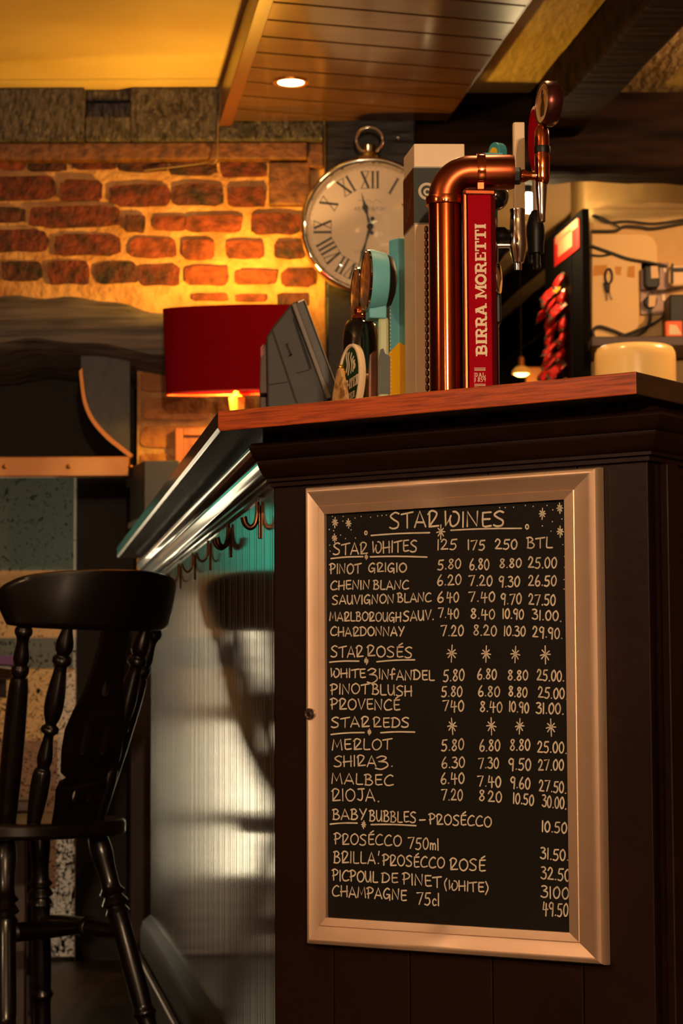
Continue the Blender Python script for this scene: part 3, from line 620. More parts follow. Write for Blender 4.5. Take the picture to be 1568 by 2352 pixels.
def make_chair(label):
    c = thing('wooden_chair', label, 'chair', (0, 0, 0), 0, 'dark wooden spindle-back chairs')
    SZ = .492
    out = [(.205 * math.copysign(abs(math.cos(a)) ** .85, math.cos(a)) * (1 + .06 * math.sin(a)), .19 + .205 * math.copysign(abs(math.sin(a)) ** .9, math.sin(a))) for a in [2 * math.pi * k / 48 for k in range(48)]]
    MB().prism(out, SZ - .031, SZ).build('seat', chair_m, c, bevel=.008, bseg=3, smooth=40, local=True)
    for sx in (-1, 1):
        turned((sx * .175, -.045, 0), (sx * .105, .075, SZ - .03), LEG, 'leg', c); turned((sx * .19, .385, 0), (sx * .125, .305, SZ - .03), LEG, 'leg', c)
    def legp(sx, front, z):
        t_ = z / (SZ - .03); a = (sx * .19, .385) if front else (sx * .175, -.045); e = (sx * .125, .305) if front else (sx * .105, .075)
        return Vector((a[0] + (e[0] - a[0]) * t_, a[1] + (e[1] - a[1]) * t_, z))
    STR = [(0, .011), (.2, .0165), (.36, .019), (.38, .0215), (.40, .0175), (.42, .0215), (.44, .019), (.75, .017), (1, .011)]
    for sx in (-1, 1): turned(legp(sx, 0, .275), legp(sx, 1, .275), STR, 'stretcher', c)
    turned((-.145, .17, .275), (.145, .17, .275), STR, 'stretcher', c)
    TZ = .868
    for sx in (-1, 1):
        turned((sx * .100, .080, SZ - .004), (sx * .152, -.060, TZ + .01), PST, 'back_post', c)
        turned((sx * .072, .030, SZ - .004), (sx * .089, -.113, TZ + .01), SPN, 'spindle', c)
    # splat with cut-outs
    cu = bpy.data.curves.new('splat', 'CURVE'); cu.dimensions = '2D'; cu.fill_mode = 'BOTH'; cu.extrude = .006
    H = TZ + .012 - SZ; half = [(0, .046), (.08, .048), (.17, .054), (.21, .050), (.225, .038), (.25, .052), (.36, .061), (.46, .063), (.55, .054), (.64, .041), (.74, .033), (.86, .028), (1.0, .027)]
    loops = [[(-w_, t_ * H) for t_, w_ in half] + [(w_, t_ * H) for t_, w_ in half[::-1]]]
    def tear(cx, cz, rx, rz, tw): return [(cx + rx * math.cos(a) * (1 - tw * math.sin(a)), cz + rz * math.sin(a)) for a in [2 * math.pi * k / 14 for k in range(14)]]
    loops += [tear(0, .655 * H, .0085, .015, .2), tear(-.022, .42 * H, .0075, .034, .5), tear(.022, .42 * H, .0075, .034, .5), tear(-.016, .14 * H, .006, .012, 0), tear(.016, .14 * H, .006, .012, 0)]
    for lp in loops:
        s2 = cu.splines.new('POLY'); s2.points.add(len(lp) - 1); s2.use_cyclic_u = True
        for k, (x, y) in enumerate(lp): s2.points[k].co = (x, y, 0, 1)
    tmp = bpy.data.objects.new('splat_curve', cu); me = bpy.data.meshes.new_from_object(tmp); bpy.data.objects.remove(tmp); bpy.data.curves.remove(cu)
    k_ = .141 / H
    for v in me.vertices:
        x, y, z = v.co; bend = -k_ * y - .006 * math.sin(math.pi * y / H); v.co = (x, z + bend + x * x * 1.2, SZ + y - .002)
    me.name = 'splat'; me.materials.clear(); me.materials.append(chair_m)
    sp_ = bpy.data.objects.new('splat', me); COL.objects.link(sp_); sp_.parent = c; WM[sp_.name] = Matrix.Identity(4)
    # curved crest rail
    rows_f, rows_b = [], []; N = 32
    vb = []; b = MB(); ringn = 12
    for i in range(N + 1):
        u_ = -1 + 2 * i / N; e = 1 - abs(u_) ** 14 * .55; zt_ = .963 - .014 * u_ * u_ - (abs(u_) ** 12) * .03; zb__ = TZ - .012 - .006 * (1 - u_ * u_) + abs(u_) ** 8 * .004
        ring = []
        for k in range(ringn):
            a = 2 * math.pi * k / ringn; cs, sn = math.cos(a), math.sin(a)
            fz = .5 + .5 * math.copysign(abs(sn) ** .35, sn); z_ = zb__ + (zt_ - zb__) * fz
            x_ = u_ * (.178 + .026 * fz); yy = math.copysign(abs(cs) ** .45, cs) * .0125 * (1.0 if abs(u_) < .97 else .7)
            ring.append((x_, -.141 - (z_ - TZ) * .33 + 2.9 * x_ * x_ + yy, z_))
        vb.append(ring)
    nb = len(vb); b.add([p for r_ in vb for p in r_], [[i * ringn + k, i * ringn + (k + 1) % ringn, (i + 1) * ringn + (k + 1) % ringn, (i + 1) * ringn + k] for i in range(nb - 1) for k in range(ringn)] + [list(range(ringn)), [(nb - 1) * ringn + k for k in range(ringn)]])
    b.build('crest_rail', chair_m, c, smooth=50, local=True)
    return c
ch1 = make_chair('dark turned spindle-back wooden chair with pierced splat standing beside the bar')
q = at(170, 1880, 4.40); ch1.location = (q.x, q.y, 0); ch1.rotation_euler = (0, 0, R(41))
ch2 = copy_tree(ch1); ch2['label'] = 'dark wooden chair mostly cut off by the left picture edge, farther back behind the table'
q = at(14, 1420, 6.14); ch2.location = (q.x - .215, 6.02, 0); ch2.rotation_euler = (0, 0, R(180))

table_m = mat('dark_table_wood', lin((52, 30, 20)), .35, coat=.5, coat_rough=.2, col2=lin((38, 21, 14)), nscale=5, nstretch=(6, 1, 1))
tx1 = -.762; TZ_ = at(20, 1527, 5.0).z
tb = thing('pub_table', 'dark pedestal pub table half hidden behind the chair at the left edge', 'table', (tx1 - .45, 5.28, 0))
MB().box(tx1 - .86, tx1, 4.98, 5.60, TZ_ - .028, TZ_).build('table_top', table_m, tb, bevel=.005)
b = MB(); b.box(tx1 - .82, tx1 - .05, 5.03, 5.05, TZ_ - .07, TZ_ - .028); b.box(tx1 - .82, tx1 - .05, 5.53, 5.55, TZ_ - .07, TZ_ - .028); b.box(tx1 - .06, tx1 - .04, 5.05, 5.53, TZ_ - .07, TZ_ - .028); b.build('apron', table_m, tb)
MB().lathe([(.05, .03), (.055, .06), (.032, .12), (.03, .40), (.045, .50), (.03, .60), (.06, TZ_ - .03)], (tx1 - .45, 5.28, 0), Z, 24).build('pedestal', table_m, tb, smooth=45)
for k in range(4):
    a = R(45 + 90 * k); d_ = Vector((math.cos(a), math.sin(a), 0)); MB().tube([Vector((tx1 - .45, 5.28, .06)) + d_ * .04, Vector((tx1 - .45, 5.28, .05)) + d_ * .18, Vector((tx1 - .45, 5.28, .018)) + d_ * .30], [.022, .02, .017], 10).build('foot', table_m, tb, smooth=60)
stl = thing('wooden_stool', 'plain dark wooden stool with board sides tucked under the pub table edge', 'stool', (at(95, 2000, 5.15).x - .09, 5.06, 0))
sxb = at(95, 2000, 5.15).x; sxa = sxb - .20; szt = at(60, 1836, 5.0).z
MB().box(sxa - .01, sxb + .004, 4.97, 5.15, szt - .028, szt).build('seat', table_m, stl, bevel=.006)
for xx in (sxa + .01, sxb - .09): MB().box(xx, xx + .078, 4.985, 5.01, 0, szt - .028).build('leg', table_m, stl, bevel=.003); MB().box(xx, xx + .078, 5.11, 5.135, 0, szt - .028).build('leg', table_m, stl, bevel=.003)
MB().box(sxa + .09, sxb - .085, 4.985, 5.005, szt - .10, szt - .028).build('apron', table_m, stl)
pq = at(42, 1520, 5.08)
pb2 = MB().box(pq.x - .12, pq.x - .003, 5.02, 5.14, TZ_ + .0005, TZ_ + .021).build('purple_box', mat('purple_card', lin((150, 84, 150)), .6, col2=lin((120, 90, 165)), nscale=9), bevel=.001, loc=(pq.x - .06, 5.08, TZ_))
tag(pb2, 'flat purple box lying on the dark table', 'box')

# ------------------------------------------------------------------ glass screen, canopy, wall things
def screen_mat():
    m = bpy.data.materials.new('etched_speckled_glass'); m.use_nodes = True; nt = m.node_tree; L_ = nt.links.new
    nt.nodes.remove(nt.nodes['Principled BSDF'])
    tr = nt.nodes.new('ShaderNodeBsdfTransparent'); tr.inputs[0].default_value = (.93, .95, .92, 1); gl_ = nt.nodes.new('ShaderNodeBsdfGlossy'); gl_.inputs['Roughness'].default_value = .03
    fr_ = nt.nodes.new('ShaderNodeFresnel'); fr_.inputs[0].default_value = 1.5; clear = nt.nodes.new('ShaderNodeMixShader'); L_(fr_.outputs[0], clear.inputs[0]); L_(tr.outputs[0], clear.inputs[1]); L_(gl_.outputs[0], clear.inputs[2])
    df = nt.nodes.new('ShaderNodeBsdfDiffuse'); df.inputs[0].default_value = (.8, .76, .70, 1); tl_ = nt.nodes.new('ShaderNodeBsdfTranslucent'); tl_.inputs[0].default_value = (.86, .82, .76, 1)
    fro = nt.nodes.new('ShaderNodeMixShader'); fro.inputs[0].default_value = .65; L_(df.outputs[0], fro.inputs[1]); L_(tl_.outputs[0], fro.inputs[2])
    bl = nt.nodes.new('ShaderNodeBsdfDiffuse'); bl.inputs[0].default_value = (.012, .018, .012, 1)
    tc = nt.nodes.new('ShaderNodeTexCoord'); sx = nt.nodes.new('ShaderNodeSeparateXYZ'); L_(tc.outputs['Object'], sx.inputs[0])
    def math_(op, a, b_=None):
        n = nt.nodes.new('ShaderNodeMath'); n.operation = op
        for i, v in enumerate((a, b_)):
            if v is None: continue
            if isinstance(v, (int, float)): n.inputs[i].default_value = v
            else: L_(v, n.inputs[i])
        return n.outputs[0]
    bx = math_('MAXIMUM', math_('MULTIPLY', math_('GREATER_THAN', sx.outputs['X'], -.052), math_('LESS_THAN', sx.outputs['Z'], .40)), math_('MULTIPLY', math_('MULTIPLY', math_('GREATER_THAN', sx.outputs['X'], -.050), math_('LESS_THAN', sx.outputs['Z'], .80)), .45)); bx = math_('MAXIMUM', bx, math_('MULTIPLY', math_('GREATER_THAN', sx.outputs['X'], -.007), .6)); bz = math_('LESS_THAN', sx.outputs['Z'], .20)
    border = math_('MAXIMUM', bx, bz)
    def blobs(scale, stretch, rot, thr):
        mp = nt.nodes.new('ShaderNodeMapping'); mp.inputs['Scale'].default_value = stretch; mp.inputs['Rotation'].default_value = rot; L_(tc.outputs['Object'], mp.inputs[0])
        n = nt.nodes.new('ShaderNodeTexNoise'); n.inputs['Scale'].default_value = scale; n.inputs['Detail'].default_value = 2.0; n.inputs['Distortion'].default_value = 1.2; L_(mp.outputs[0], n.inputs['Vector'])
        return math_('GREATER_THAN', n.outputs[0], thr)
    leaf = math_('MAXIMUM', blobs(70, (1.5, 1, .55), (0, R(38), 0), .57), blobs(100, (.6, 1, 1.6), (0, R(-32), 0), .60))
    fox = math_('MAXIMUM', blobs(85, (1, 1, .8), (0, R(20), 0), .63), math_('MULTIPLY', blobs(120, (.7, 1, 1.4), (0, R(-25), 0), .60), math_('LESS_THAN', sx.outputs['Z'], .86)))
    dark = math_('MAXIMUM', math_('MULTIPLY', leaf, math_('GREATER_THAN', border, .7)), fox)
    m1 = nt.nodes.new('ShaderNodeMixShader'); L_(math_('MULTIPLY', border, .8), m1.inputs[0]); L_(clear.outputs[0], m1.inputs[1]); L_(fro.outputs[0], m1.inputs[2])
    m2 = nt.nodes.new('ShaderNodeMixShader'); L_(dark, m2.inputs[0]); L_(m1.outputs[0], m2.inputs[1]); L_(bl.outputs[0], m2.inputs[2])
    L_(m2.outputs[0], nt.nodes['Material Output'].inputs[0]); return m
scr_ = thing('glass_screen', 'tall speckled glass screen with an etched white floral border in the dark recess', 'glass screen', (gx1, RY, 0))
MB().grid([[(gx0 - gx1, 0, .012), (0, 0, .012)], [(gx0 - gx1, 0, gz1), (0, 0, gz1)]]).build('glass', screen_mat(), scr_, local=True)
MB().box(gx0 - gx1, .0, -.006, .006, 0, .012).build('glazing_bar', dark_brick, scr_, local=True)
hd_m = mat('black_iron_canopy', lin((44, 42, 40)), .55, bump=.3, bscale=30)
HY = 6.16
hx0 = -1.74; hx1 = xj - .012
hood = thing('fireplace_canopy', 'black iron fireplace canopy edged with brass under the curved oak lintel', 'fireplace hood', ((hx0 + hx1) / 2, HY, at(0, 1095, HY).z))
arcpx = smooth_pts([(186, 850, 0), (189, 880, 0), (196, 925, 0), (214, 966, 0), (245, 1002, 0), (275, 1027, 0), (303, 1049, 0)], 4)
ap = [at(p.x, p.y, HY) for p in arcpx]
b = MB(); pl = [(p.x, p.z) for p in ap] + [(hx1, ap[-1].z), (hx1, ap[0].z + .05), (ap[0].x, ap[0].z + .05)]
b.slab(pl, (0, HY, 0), ex, Z, Vector((0, -1, 0)), -.006, 0); b.build('canopy_plate', hd_m, hood)
b = MB(); wv = Vector((0, 1, 0))
b.grid([[p + Vector((.004, -.010, .004)) for p in ap], [p + Vector((-.004, -.010, -.004)) for p in ap], [p + Vector((-.004, .012, -.004)) for p in ap], [p + Vector((.004, .012, .004)) for p in ap], [p + Vector((.004, -.010, .004)) for p in ap]])
brass2 = mat('dull_brass_strip', lin((158, 100, 50)), .42, metal=.85)
b.build('brass_arch_trim', brass2, hood, smooth=30)
bz0, bz1 = at(0, 1095, HY - .03).z, at(0, 1049, HY - .03).z
MB().box(hx0, hx1, HY - .03, HY + .01, bz0, bz1).build('brass_band', mat('brass_band_metal', lin((184, 130, 76)), .45, metal=.55, col2=lin((150, 98, 54)), nscale=5, bump=.15), hood, bevel=.003)
for px in (-160, 10, 157, 300):
    q = at(px, 1072, HY - .03); MB().lathe([(.0, .004), (.003, .0035), (.0062, .001), (.0066, 0)], q, (0, -1, 0), 14).build('rivet', brass, hood, smooth=60)
# grey box and timber panel on the jamb
gm = mat('grey_metal_box', lin((52, 50, 47)), .5)
g0, g1 = at(331, 1058, 5.98), at(410, 1192, 5.98)
gb = thing('wall_box', 'small grey metal box with a pale lower flap fixed to the brick jamb', 'box', ((g0.x + g1.x) / 2, 6.1, g1.z))
gl = at(302, 1100, 6.2).x
b = MB(); b.prism([(g0.x, 5.98), (g1.x, 5.98), (g1.x, 6.238), (gl, 6.238), (gl + .0, 6.16)], g1.z, g0.z); b.build('body', gm, gb, bevel=.002)
b = MB(); b.prism([(g0.x - .01, 5.965), (g1.x, 5.965), (g1.x, 6.16), (gl - .006, 6.16)], g1.z - .012, g1.z + .004); b.build('flap', mat('pale_metal_flap', lin((188, 160, 140)), .35, metal=.6), gb, bevel=.002)
w0_, w1_ = at(403, 984, 6.22), at(520, 1130, 6.22)
dp = MB().box(w0_.x, xp - .01, 6.215, 6.245, w1_.z - .2, w0_.z); dp.box(w0_.x, w0_.x + .022, 6.2, 6.216, w1_.z - .2, w0_.z); dp.box(w0_.x + .022, xp - .01, 6.2, 6.216, w0_.z - .022, w0_.z)
dp.box(w0_.x + .045, w0_.x + .05, 6.208, 6.216, w1_.z - .2, w0_.z - .045); dp.box(w0_.x + .045, xp - .02, 6.208, 6.216, w0_.z - .05, w0_.z - .045)
struct(MB().box(xj - .012, at(351, 1500, 6.2).x, 6.195, 6.249, 0, 1.03).build('jamb_shade_board', dark_paint, bevel=.003))  # dark board added to darken the over-lit lower jamb
struct(dp.build('trim_3', mat('warm_panel_wood', lin((176, 104, 52)), .5, col2=lin((140, 76, 34)), nscale=4, nstretch=(8, 1, 1)), bevel=.003))
# ------------------------------------------------------------------ red table lamp at the far end of the counter
LY = 5.97
lc = at(536, 905, LY); sr = 158 / FPX * LY
lz0, lz1 = at(536, 903, LY).z, at(536, 706, LY).z
lamp = thing('table_lamp', 'red-shaded table lamp with a twisted amber glass base beside the brick wall', 'lamp', (lc.x, LY, ZT))
def shade_mat():
    m = bpy.data.materials.new('red_lampshade_fabric'); m.use_nodes = True; nt = m.node_tree; nt.nodes.remove(nt.nodes['Principled BSDF'])
    d = nt.nodes.new('ShaderNodeBsdfDiffuse'); t_ = nt.nodes.new('ShaderNodeBsdfTranslucent'); mx = nt.nodes.new('ShaderNodeMixShader')
    d.inputs[0].default_value = (.31, .003, .008, 1); t_.inputs[0].default_value = (.006, .00005, .00005, 1); mx.inputs[0].default_value = .5
    nt.links.new(d.outputs[0], mx.inputs[1]); nt.links.new(t_.outputs[0], mx.inputs[2]); nt.links.new(mx.outputs[0], nt.nodes['Material Output'].inputs[0]); return m
tl = Vector((-.022, 0, 1)).normalized()
b = MB(); H_ = lz1 - lz0; SQ = .24
def oval_rings(prof_):
    x_ = Vector((1, 0, .022)).normalized()
    return [[Vector((lc.x, LY, lz0)) + tl * h + x_ * r_ * math.cos(a) + Vector((0, 1, 0)) * r_ * SQ * math.sin(a) for a in [2 * math.pi * k / 72 for k in range(73)]] for r_, h in prof_]
b.grid(oval_rings([(sr * .985, 0), (sr * 1.01, H_), (sr * 1.004, H_), (sr * .979, 0), (sr * .985, 0)])); b.build('lamp_shade', shade_mat(), lamp, smooth=40)
b = MB(); b.grid(oval_rings([(sr * .988, -.001), (sr * .992, .004), (sr * .978, .004), (sr * .976, -.001), (sr * .988, -.001)])); b.build('shade_rim', mat('red_trim', lin((190, 40, 14)), .6), lamp, smooth=40)
amber = mat('amber_glass', lin((252, 200, 84)), .2, coat=.6)
sx_ = at(543, 905, LY).x
lsh = MB().box(sx_ - .10, sx_ + .10, LY - .09, 6.249, ZT - .03, ZT).build('lamp_shelf', dark_paint, None, bevel=.003, loc=(sx_, LY, ZT)); tag(lsh, 'small dark shelf on the brick wall carrying the red table lamp', 'shelf')
rows = []
for i in range(41):
    zz = ZT + .03 + (lz0 - .012 - ZT - .03) * i / 40; r0 = .0195 + .004 * math.sin(i * .16)
    rows.append([(sx_ + (r0 + .0028 * math.cos(5 * a + i * .34)) * math.cos(a), LY + (r0 + .0028 * math.cos(5 * a + i * .34)) * math.sin(a), zz) for a in [2 * math.pi * k / 40 for k in range(41)]])
MB().grid(rows).build('twisted_stem', amber, lamp, smooth=60)
MB().lathe([(.055, 0), (.058, .006), (.05, .016), (.026, .026), (.02, .032)], (sx_, LY, ZT + .0005), Z, 32).build('base', brass, lamp, smooth=50)
b = MB(); b.lathe([(.016, 0), (.017, .003), (.012, .006), (.007, .010), (.0075, .03), (.010, .034), (.010, .05), (.006, .052)], (sx_, LY, lz0 - .013), Z, 24); b.build('lamp_holder', mat('bright_brass', lin((230, 180, 70)), .3, metal=.6), lamp, smooth=40)  # plain lighter brass, without emission
b = MB(); b.lathe([(.008, 0), (.012, .012), (.026, .045), (.030, .062), (.024, .085), (.002, .094)], (sx_, LY, lz0 + .048), Z, 20)
b.build('bulb', mat('amber_bulb', (0, 0, 0), .5, emit=AMBER, estr=30), lamp, smooth=60)
light('lamp_light', 'POINT', (sx_, LY, lz1 - .006), LAMP_W, AMBER, .022); light('lamp_lower_fill', 'POINT', (sx_ - .012, LY - .022, lz0 + .016), LAMP_W * .35, AMBER, .008)  # second light added low, without a bulb, to brighten stem and wall

# ------------------------------------------------------------------ pocket-watch wall clock on the post
KY = 6.07; kc = at(850, 519, KY); kr = 164 / FPX * KY
clk = thing('wall_clock', 'large chrome pocket-watch wall clock with Roman numerals hung on the dark post', 'clock', (kc.x, KY + .09, kc.z))
chrome = mat('polished_chrome', lin((222, 216, 208)), .06, metal=1.0)
F_ = Vector((0, -1, 0)); kb = (kc.x, KY, kc.z)
MB().lathe([(kr * .80, -.095), (kr * .93, -.06)] + [(kr * .942 + kr * .058 * math.cos(R(a_)), -.010 + .026 * math.sin(R(a_))) for a_ in range(-80, 171, 14)] + [(kr * .88, -.012)], kb, F_, 72, cap=True).build('case', chrome, clk, smooth=50)
MB().lathe([(kr * .885, -.0105), (0.001, -.0105)], kb, F_, 72, cap=False).build('dial', mat('cream_clock_dial', lin((244, 222, 188)), .55, spec=.2), clk)
ink = mat('black_clock_ink', lin((26, 26, 22)), .5)
b = MB(); ROM = ['XII', 'I', 'II', 'III', 'IIII', 'V', 'VI', 'VII', 'VIII', 'IX', 'X', 'XI']
def kp(r_, a, t_=0, off=.0102): # r along the radius, t across it
    d = Vector((math.sin(a), 0, math.cos(a))); c = Vector((math.cos(a), 0, -math.sin(a))); return Vector(kb) + d * r_ + c * t_ + F_ * (-off)
RO, RI = kr * .80, kr * .555
for h, nm in enumerate(ROM):
    a = R(h * 30); wd = {'I': .013, 'V': .026, 'X': .028}; tot = sum(wd[c] for c in nm); x = -tot / 2
    for c in nm:
        m_ = x + wd[c] / 2
        if c == 'I': ribbon(b, [kp(RI, a, m_), kp(RO, a, m_)], .0058, F_, cap=False)
        if c == 'V': ribbon(b, [kp(RO, a, m_ - .009), kp(RI, a, m_)], .0062, F_, cap=False); ribbon(b, [kp(RO, a, m_ + .009), kp(RI, a, m_)], .0022, F_, cap=False)
        if c == 'X': ribbon(b, [kp(RO, a, m_ - .010), kp(RI, a, m_ + .010)], .0062, F_, cap=False); ribbon(b, [kp(RO, a, m_ + .010), kp(RI, a, m_ - .010)], .0022, F_, cap=False)
        for rr in (RI, RO): ribbon(b, [kp(rr, a, m_ - wd[c] * .42), kp(rr, a, m_ + wd[c] * .42)], .0016, F_, cap=False)
        x += wd[c]
for k in range(60):
    a = R(k * 6); rr = kr * .845; q0 = kp(rr, a); b.add([q0 + Vector((math.cos(t) * .0011, 0, math.sin(t) * .0011)) for t in (0, 1.57, 3.14, 4.71)], [(0, 1, 2, 3)])
b.build('numerals', ink, clk)
b = MB(); gy = mat('faded_dial_print', lin((150, 132, 110)), .6)
def ktext(t_, cx, cz, wd, h, sw):
    W, gl = layout(t_, .22)
    for gx, sts in gl:
        for st in sts: ribbon(b, [Vector((kc.x + cx - wd / 2 + (gx + x) / W * wd, KY + .0103, kc.z + cz + y * h)) for x, y in st], sw, F_, cap=False)
ktext('KENSINGTON', 0, kr * .235, .080, .0095, .0016)
ribbon(b, [Vector((kc.x - .032 + .064 * k / 14, KY + .0103, kc.z + kr * .37 + .004 * math.sin(k * 1.3))) for k in range(15)], .0012, F_, cap=False)
b.build('dial_name', gy, clk); b = MB()
ribbon(b, smooth_pts([Vector((kc.x - .045 + .0065 * k, KY + .0103, kc.z - kr * .36 + (.007, -.002, .004, -.003, .006, -.001)[k % 6])) for k in range(15)], 4), .0009, F_, cap=False)
b.build('dial_lettering', gy, clk)
def hand(name, ang, L_, lift, bulge):
    h_ = MB(); a = R(ang); off = -.0102 + lift
    pr = [(-.18 * L_, .0016), (0, .003), (.12 * L_, .004), (.35 * L_, .0022), (.5 * L_, bulge * .7), (.58 * L_, bulge), (.68 * L_, .0035), (.8 * L_, .002), (L_, .0006)]
    l_ = [kp(r_, a, -t_, -off) for r_, t_ in pr]; r2 = [kp(r_, a, t_, -off) for r_, t_ in pr]
    up = F_ * .0012; h_.grid([l_, r2, [p + up for p in r2], [p + up for p in l_], l_])
    h_.lathe([(.0055, 0), (.0055, .0015)], kp(-.18 * L_, a, 0, -off), F_, 12); return h_.build(name, ink, clk)
hand('hour_hand', -14, kr * .50, .001, .0085); hand('minute_hand', 196, kr * .66, .0035, .0055)
MB().lathe([(.009, 0), (.009, .007), (.006, .009)], kp(0, 0, 0, .0098), F_, 20).build('hand_boss', ink, clk, smooth=40)
glass = glass_mat('clock_glass')
MB().lathe([(kr * .885 * math.cos(R(8 * k)), -.002 + .013 * math.sin(R(8 * k))) for k in range(12)], kb, F_, 64, cap=False).build('domed_glass', glass, clk, smooth=80)
b = MB(); tz = kc.z + kr
b.lathe([(.036, -.012), (.034, .004), (.022, .010), (.020, .016)], (kc.x, KY + .03, tz), Z, 28); b.lathe([(.013, .016), (.0175, .018), (.0175, .036), (.012, .041)], (kc.x, KY + .03, tz), Z, 20)
b.build('crown', chrome, clk, smooth=35)
b = MB(); rc = Vector((kc.x, KY + .03, at(855, 322, KY + .03).z)); rr = 31 / FPX * KY
b.tube([rc + Vector((math.cos(a) * rr, 0, math.sin(a) * rr)) for a in [2 * math.pi * k / 40 for k in range(40)]], .0042, 10, closed=True); b.build('ring', chrome, clk, smooth=80)
MB().lathe([(.006, 0), (.007, .002), (.003, .005)], at(914, 316, 6.166), (0, -1, 0), 14).build('post_screw', steel, None, smooth=60)
tag(bpy.data.objects['post_screw'], 'small round screw head in the dark post beside the clock ring', 'screw')

# ------------------------------------------------------------------ till terminal (seen from the side)
TY = 4.20; TD = .21
till = thing('till_terminal', 'tilted dark grey till terminal on the counter in front of the red lampshade', 'till', (at(690, 900, TY).x, TY + .08, ZT))
tg = mat('dark_grey_till_plastic', lin((42, 39, 36)), .55, bump=.05, bscale=300); tk = mat('near_black_till_plastic', lin((20, 18, 16)), .45)
def tp(px, py): q = at(px, py, TY); return (q.x, q.z)
ez_ = Vector((0, -1, 0))
def tslab(pp, t0, t1, name, m, bev=.003, parent=None, mb=None):
    b_ = mb or MB(); b_.slab([tp(*p) for p in pp], (0, TY, 0), ex, Z, ez_, t0, t1)
    return b_.build(name, m, parent or till, bevel=bev)
def dn(px, py, slope=0.0):  # continue an edge down to the counter
    q = at(px, py, TY); return (q.x + slope * (q.z - ZT), ZT)
b = MB(); b.slab([tp(611, 775), tp(624, 753), tp(668, 697), tp(757, 920), dn(757, 920, .10), dn(616, 925)], (0, TY, 0), ex, Z, ez_, -TD, 0); b.build('housing', tg, till, bevel=.004)
b = MB(); b.slab([tp(668, 697), tp(699, 687), tp(704, 700), tp(780, 905), dn(780, 905, .2), dn(757, 920, .2), tp(757, 920)], (0, TY, 0), ex, Z, ez_, -TD - .01, .006); b.build('screen', tk, till, bevel=.004)
b = MB(); b.slab([tp(669, 700), tp(680, 696), tp(761, 915), tp(750, 919)], (0, TY, 0), ex, Z, ez_, .004, .012); b.build('bezel_strip', mat('grey_bezel', lin((96, 86, 78)), .45), till, bevel=.002)
b = MB(); b.slab([tp(684, 694), tp(698, 688.5), tp(699, 691), tp(685, 697)], (0, TY, 0), ex, Z, ez_, -.05, .0075); b.build('edge_strip', mat('pale_edge', lin((220, 190, 150)), .3), till)  # plain pale strip along the top edge, no emission
b = MB()
for pp in ([(671, 730), (676, 728), (716, 845), (710, 848)],): b.slab([tp(*p) for p in pp], (0, TY, 0), ex, Z, ez_, .0005, .0016)
for pp in ([(655, 792), (660, 790), (671, 815), (666, 819)], [(660, 818), (670, 812), (671, 815), (661, 821)], [(655, 790), (662, 788), (662, 791), (655, 793)]): b.slab([tp(*p) for p in pp], (0, TY, 0), ex, Z, ez_, .0005, .0012)
for pp in ([(622, 757), (626, 755), (683, 925), (678, 925)], [(616, 883), (662, 876), (662, 878), (616, 886)], [(680, 856), (711, 848), (711, 850), (680, 859)]): b.slab([tp(*p) for p in pp], (0, TY, 0), ex, Z, ez_, .0005, .001)
b.build('panel_gaps', mat('black_gap', lin((14, 12, 11)), .7), till)
b = MB(); c0_ = at(699, 878, TY)
ribbon(b, [Vector((c0_.x + .007 * math.cos(k * math.pi / 8), TY - .0008, c0_.z + .007 * math.sin(k * math.pi / 8))) for k in range(17)], .0012, ez_)
for i in range(5):
    for j in range(3): b.add([Vector((tp(694 + i * 7 + j * 2, 903 + j * 6)[0] + x, TY - .0008, tp(694 + i * 7 + j * 2, 903 + j * 6)[1] + z)) for x, z in ((0, 0), (.0022, 0), (.0022, .0016), (0, .0016))], [(0, 1, 2, 3)])
b.build('vent_marks', tk, till)
b = MB(); b.slab([tp(597, 800), tp(612, 778), tp(614, 900), tp(594, 902)], (0, TY, 0), ex, Z, ez_, -.12, -.02)
b.slab([tp(594, 900), tp(614, 900), dn(614, 900), dn(594, 900)], (0, TY, 0), ex, Z, ez_, -.11, -.05)
b.build('card_reader', mat('dark_red_card_reader', lin((64, 20, 14)), .5), till, bevel=.002)
b = MB(); b.slab([tp(597, 795), tp(604, 786), tp(605, 808), tp(598, 818)], (0, TY, 0), ex, Z, ez_, -.0205, -.0195); b.build('reader_label', mat('dull_pink_label', lin((150, 80, 70)), .6), till)

# ------------------------------------------------------------------ beer taps
copper = mat('brushed_copper', lin((160, 76, 40)), .12, metal=1.0, col2=lin((148, 68, 36)), nscale=3, nstretch=(1, 1, 1)); copper_s = mat('shiny_copper', lin((214, 118, 70)), .1, metal=1.0)
copper_b = mat('satin_copper', lin((152, 74, 42)), .33, metal=1.0)
cream_p = mat('cream_print', lin((232, 212, 178)), .6)
ABOVE = lambda px, py, Y: at(px, py, Y)
MY = 3.05
ax = at(1024, 700, MY).x; rp = 38.5 / FPX * MY; zc = at(1100, 396, MY).z; zcol = at(1024, 463, MY).z
mo = thing('copper_beer_tap', 'bent copper pipe beer tap with a tall red name plate at the counter edge', 'beer tap', (ax, MY, ZT))
MB().lathe([(rp * 1.25, 0), (rp * 1.25, .008), (rp, .012), (rp, zcol - ZT)], (ax, MY, ZT), Z, 48).build('column', copper, mo, smooth=40)
b = MB(); BR_ = zc - zcol - .004; pts = [Vector((ax, MY, zcol)), Vector((ax, MY, zcol + .004))]
for k in range(1, 13):
    a = R(90 * k / 12); pts.append(Vector((ax + BR_ * (1 - math.cos(a)), MY, zcol + .004 + BR_ * math.sin(a))))
xend = at(1180, 396, MY).x; pts += [Vector((xend - .012, MY, zc))]
b.tube(pts, rp * 1.02, 40); b.build('elbow', copper_b, mo, smooth=60)
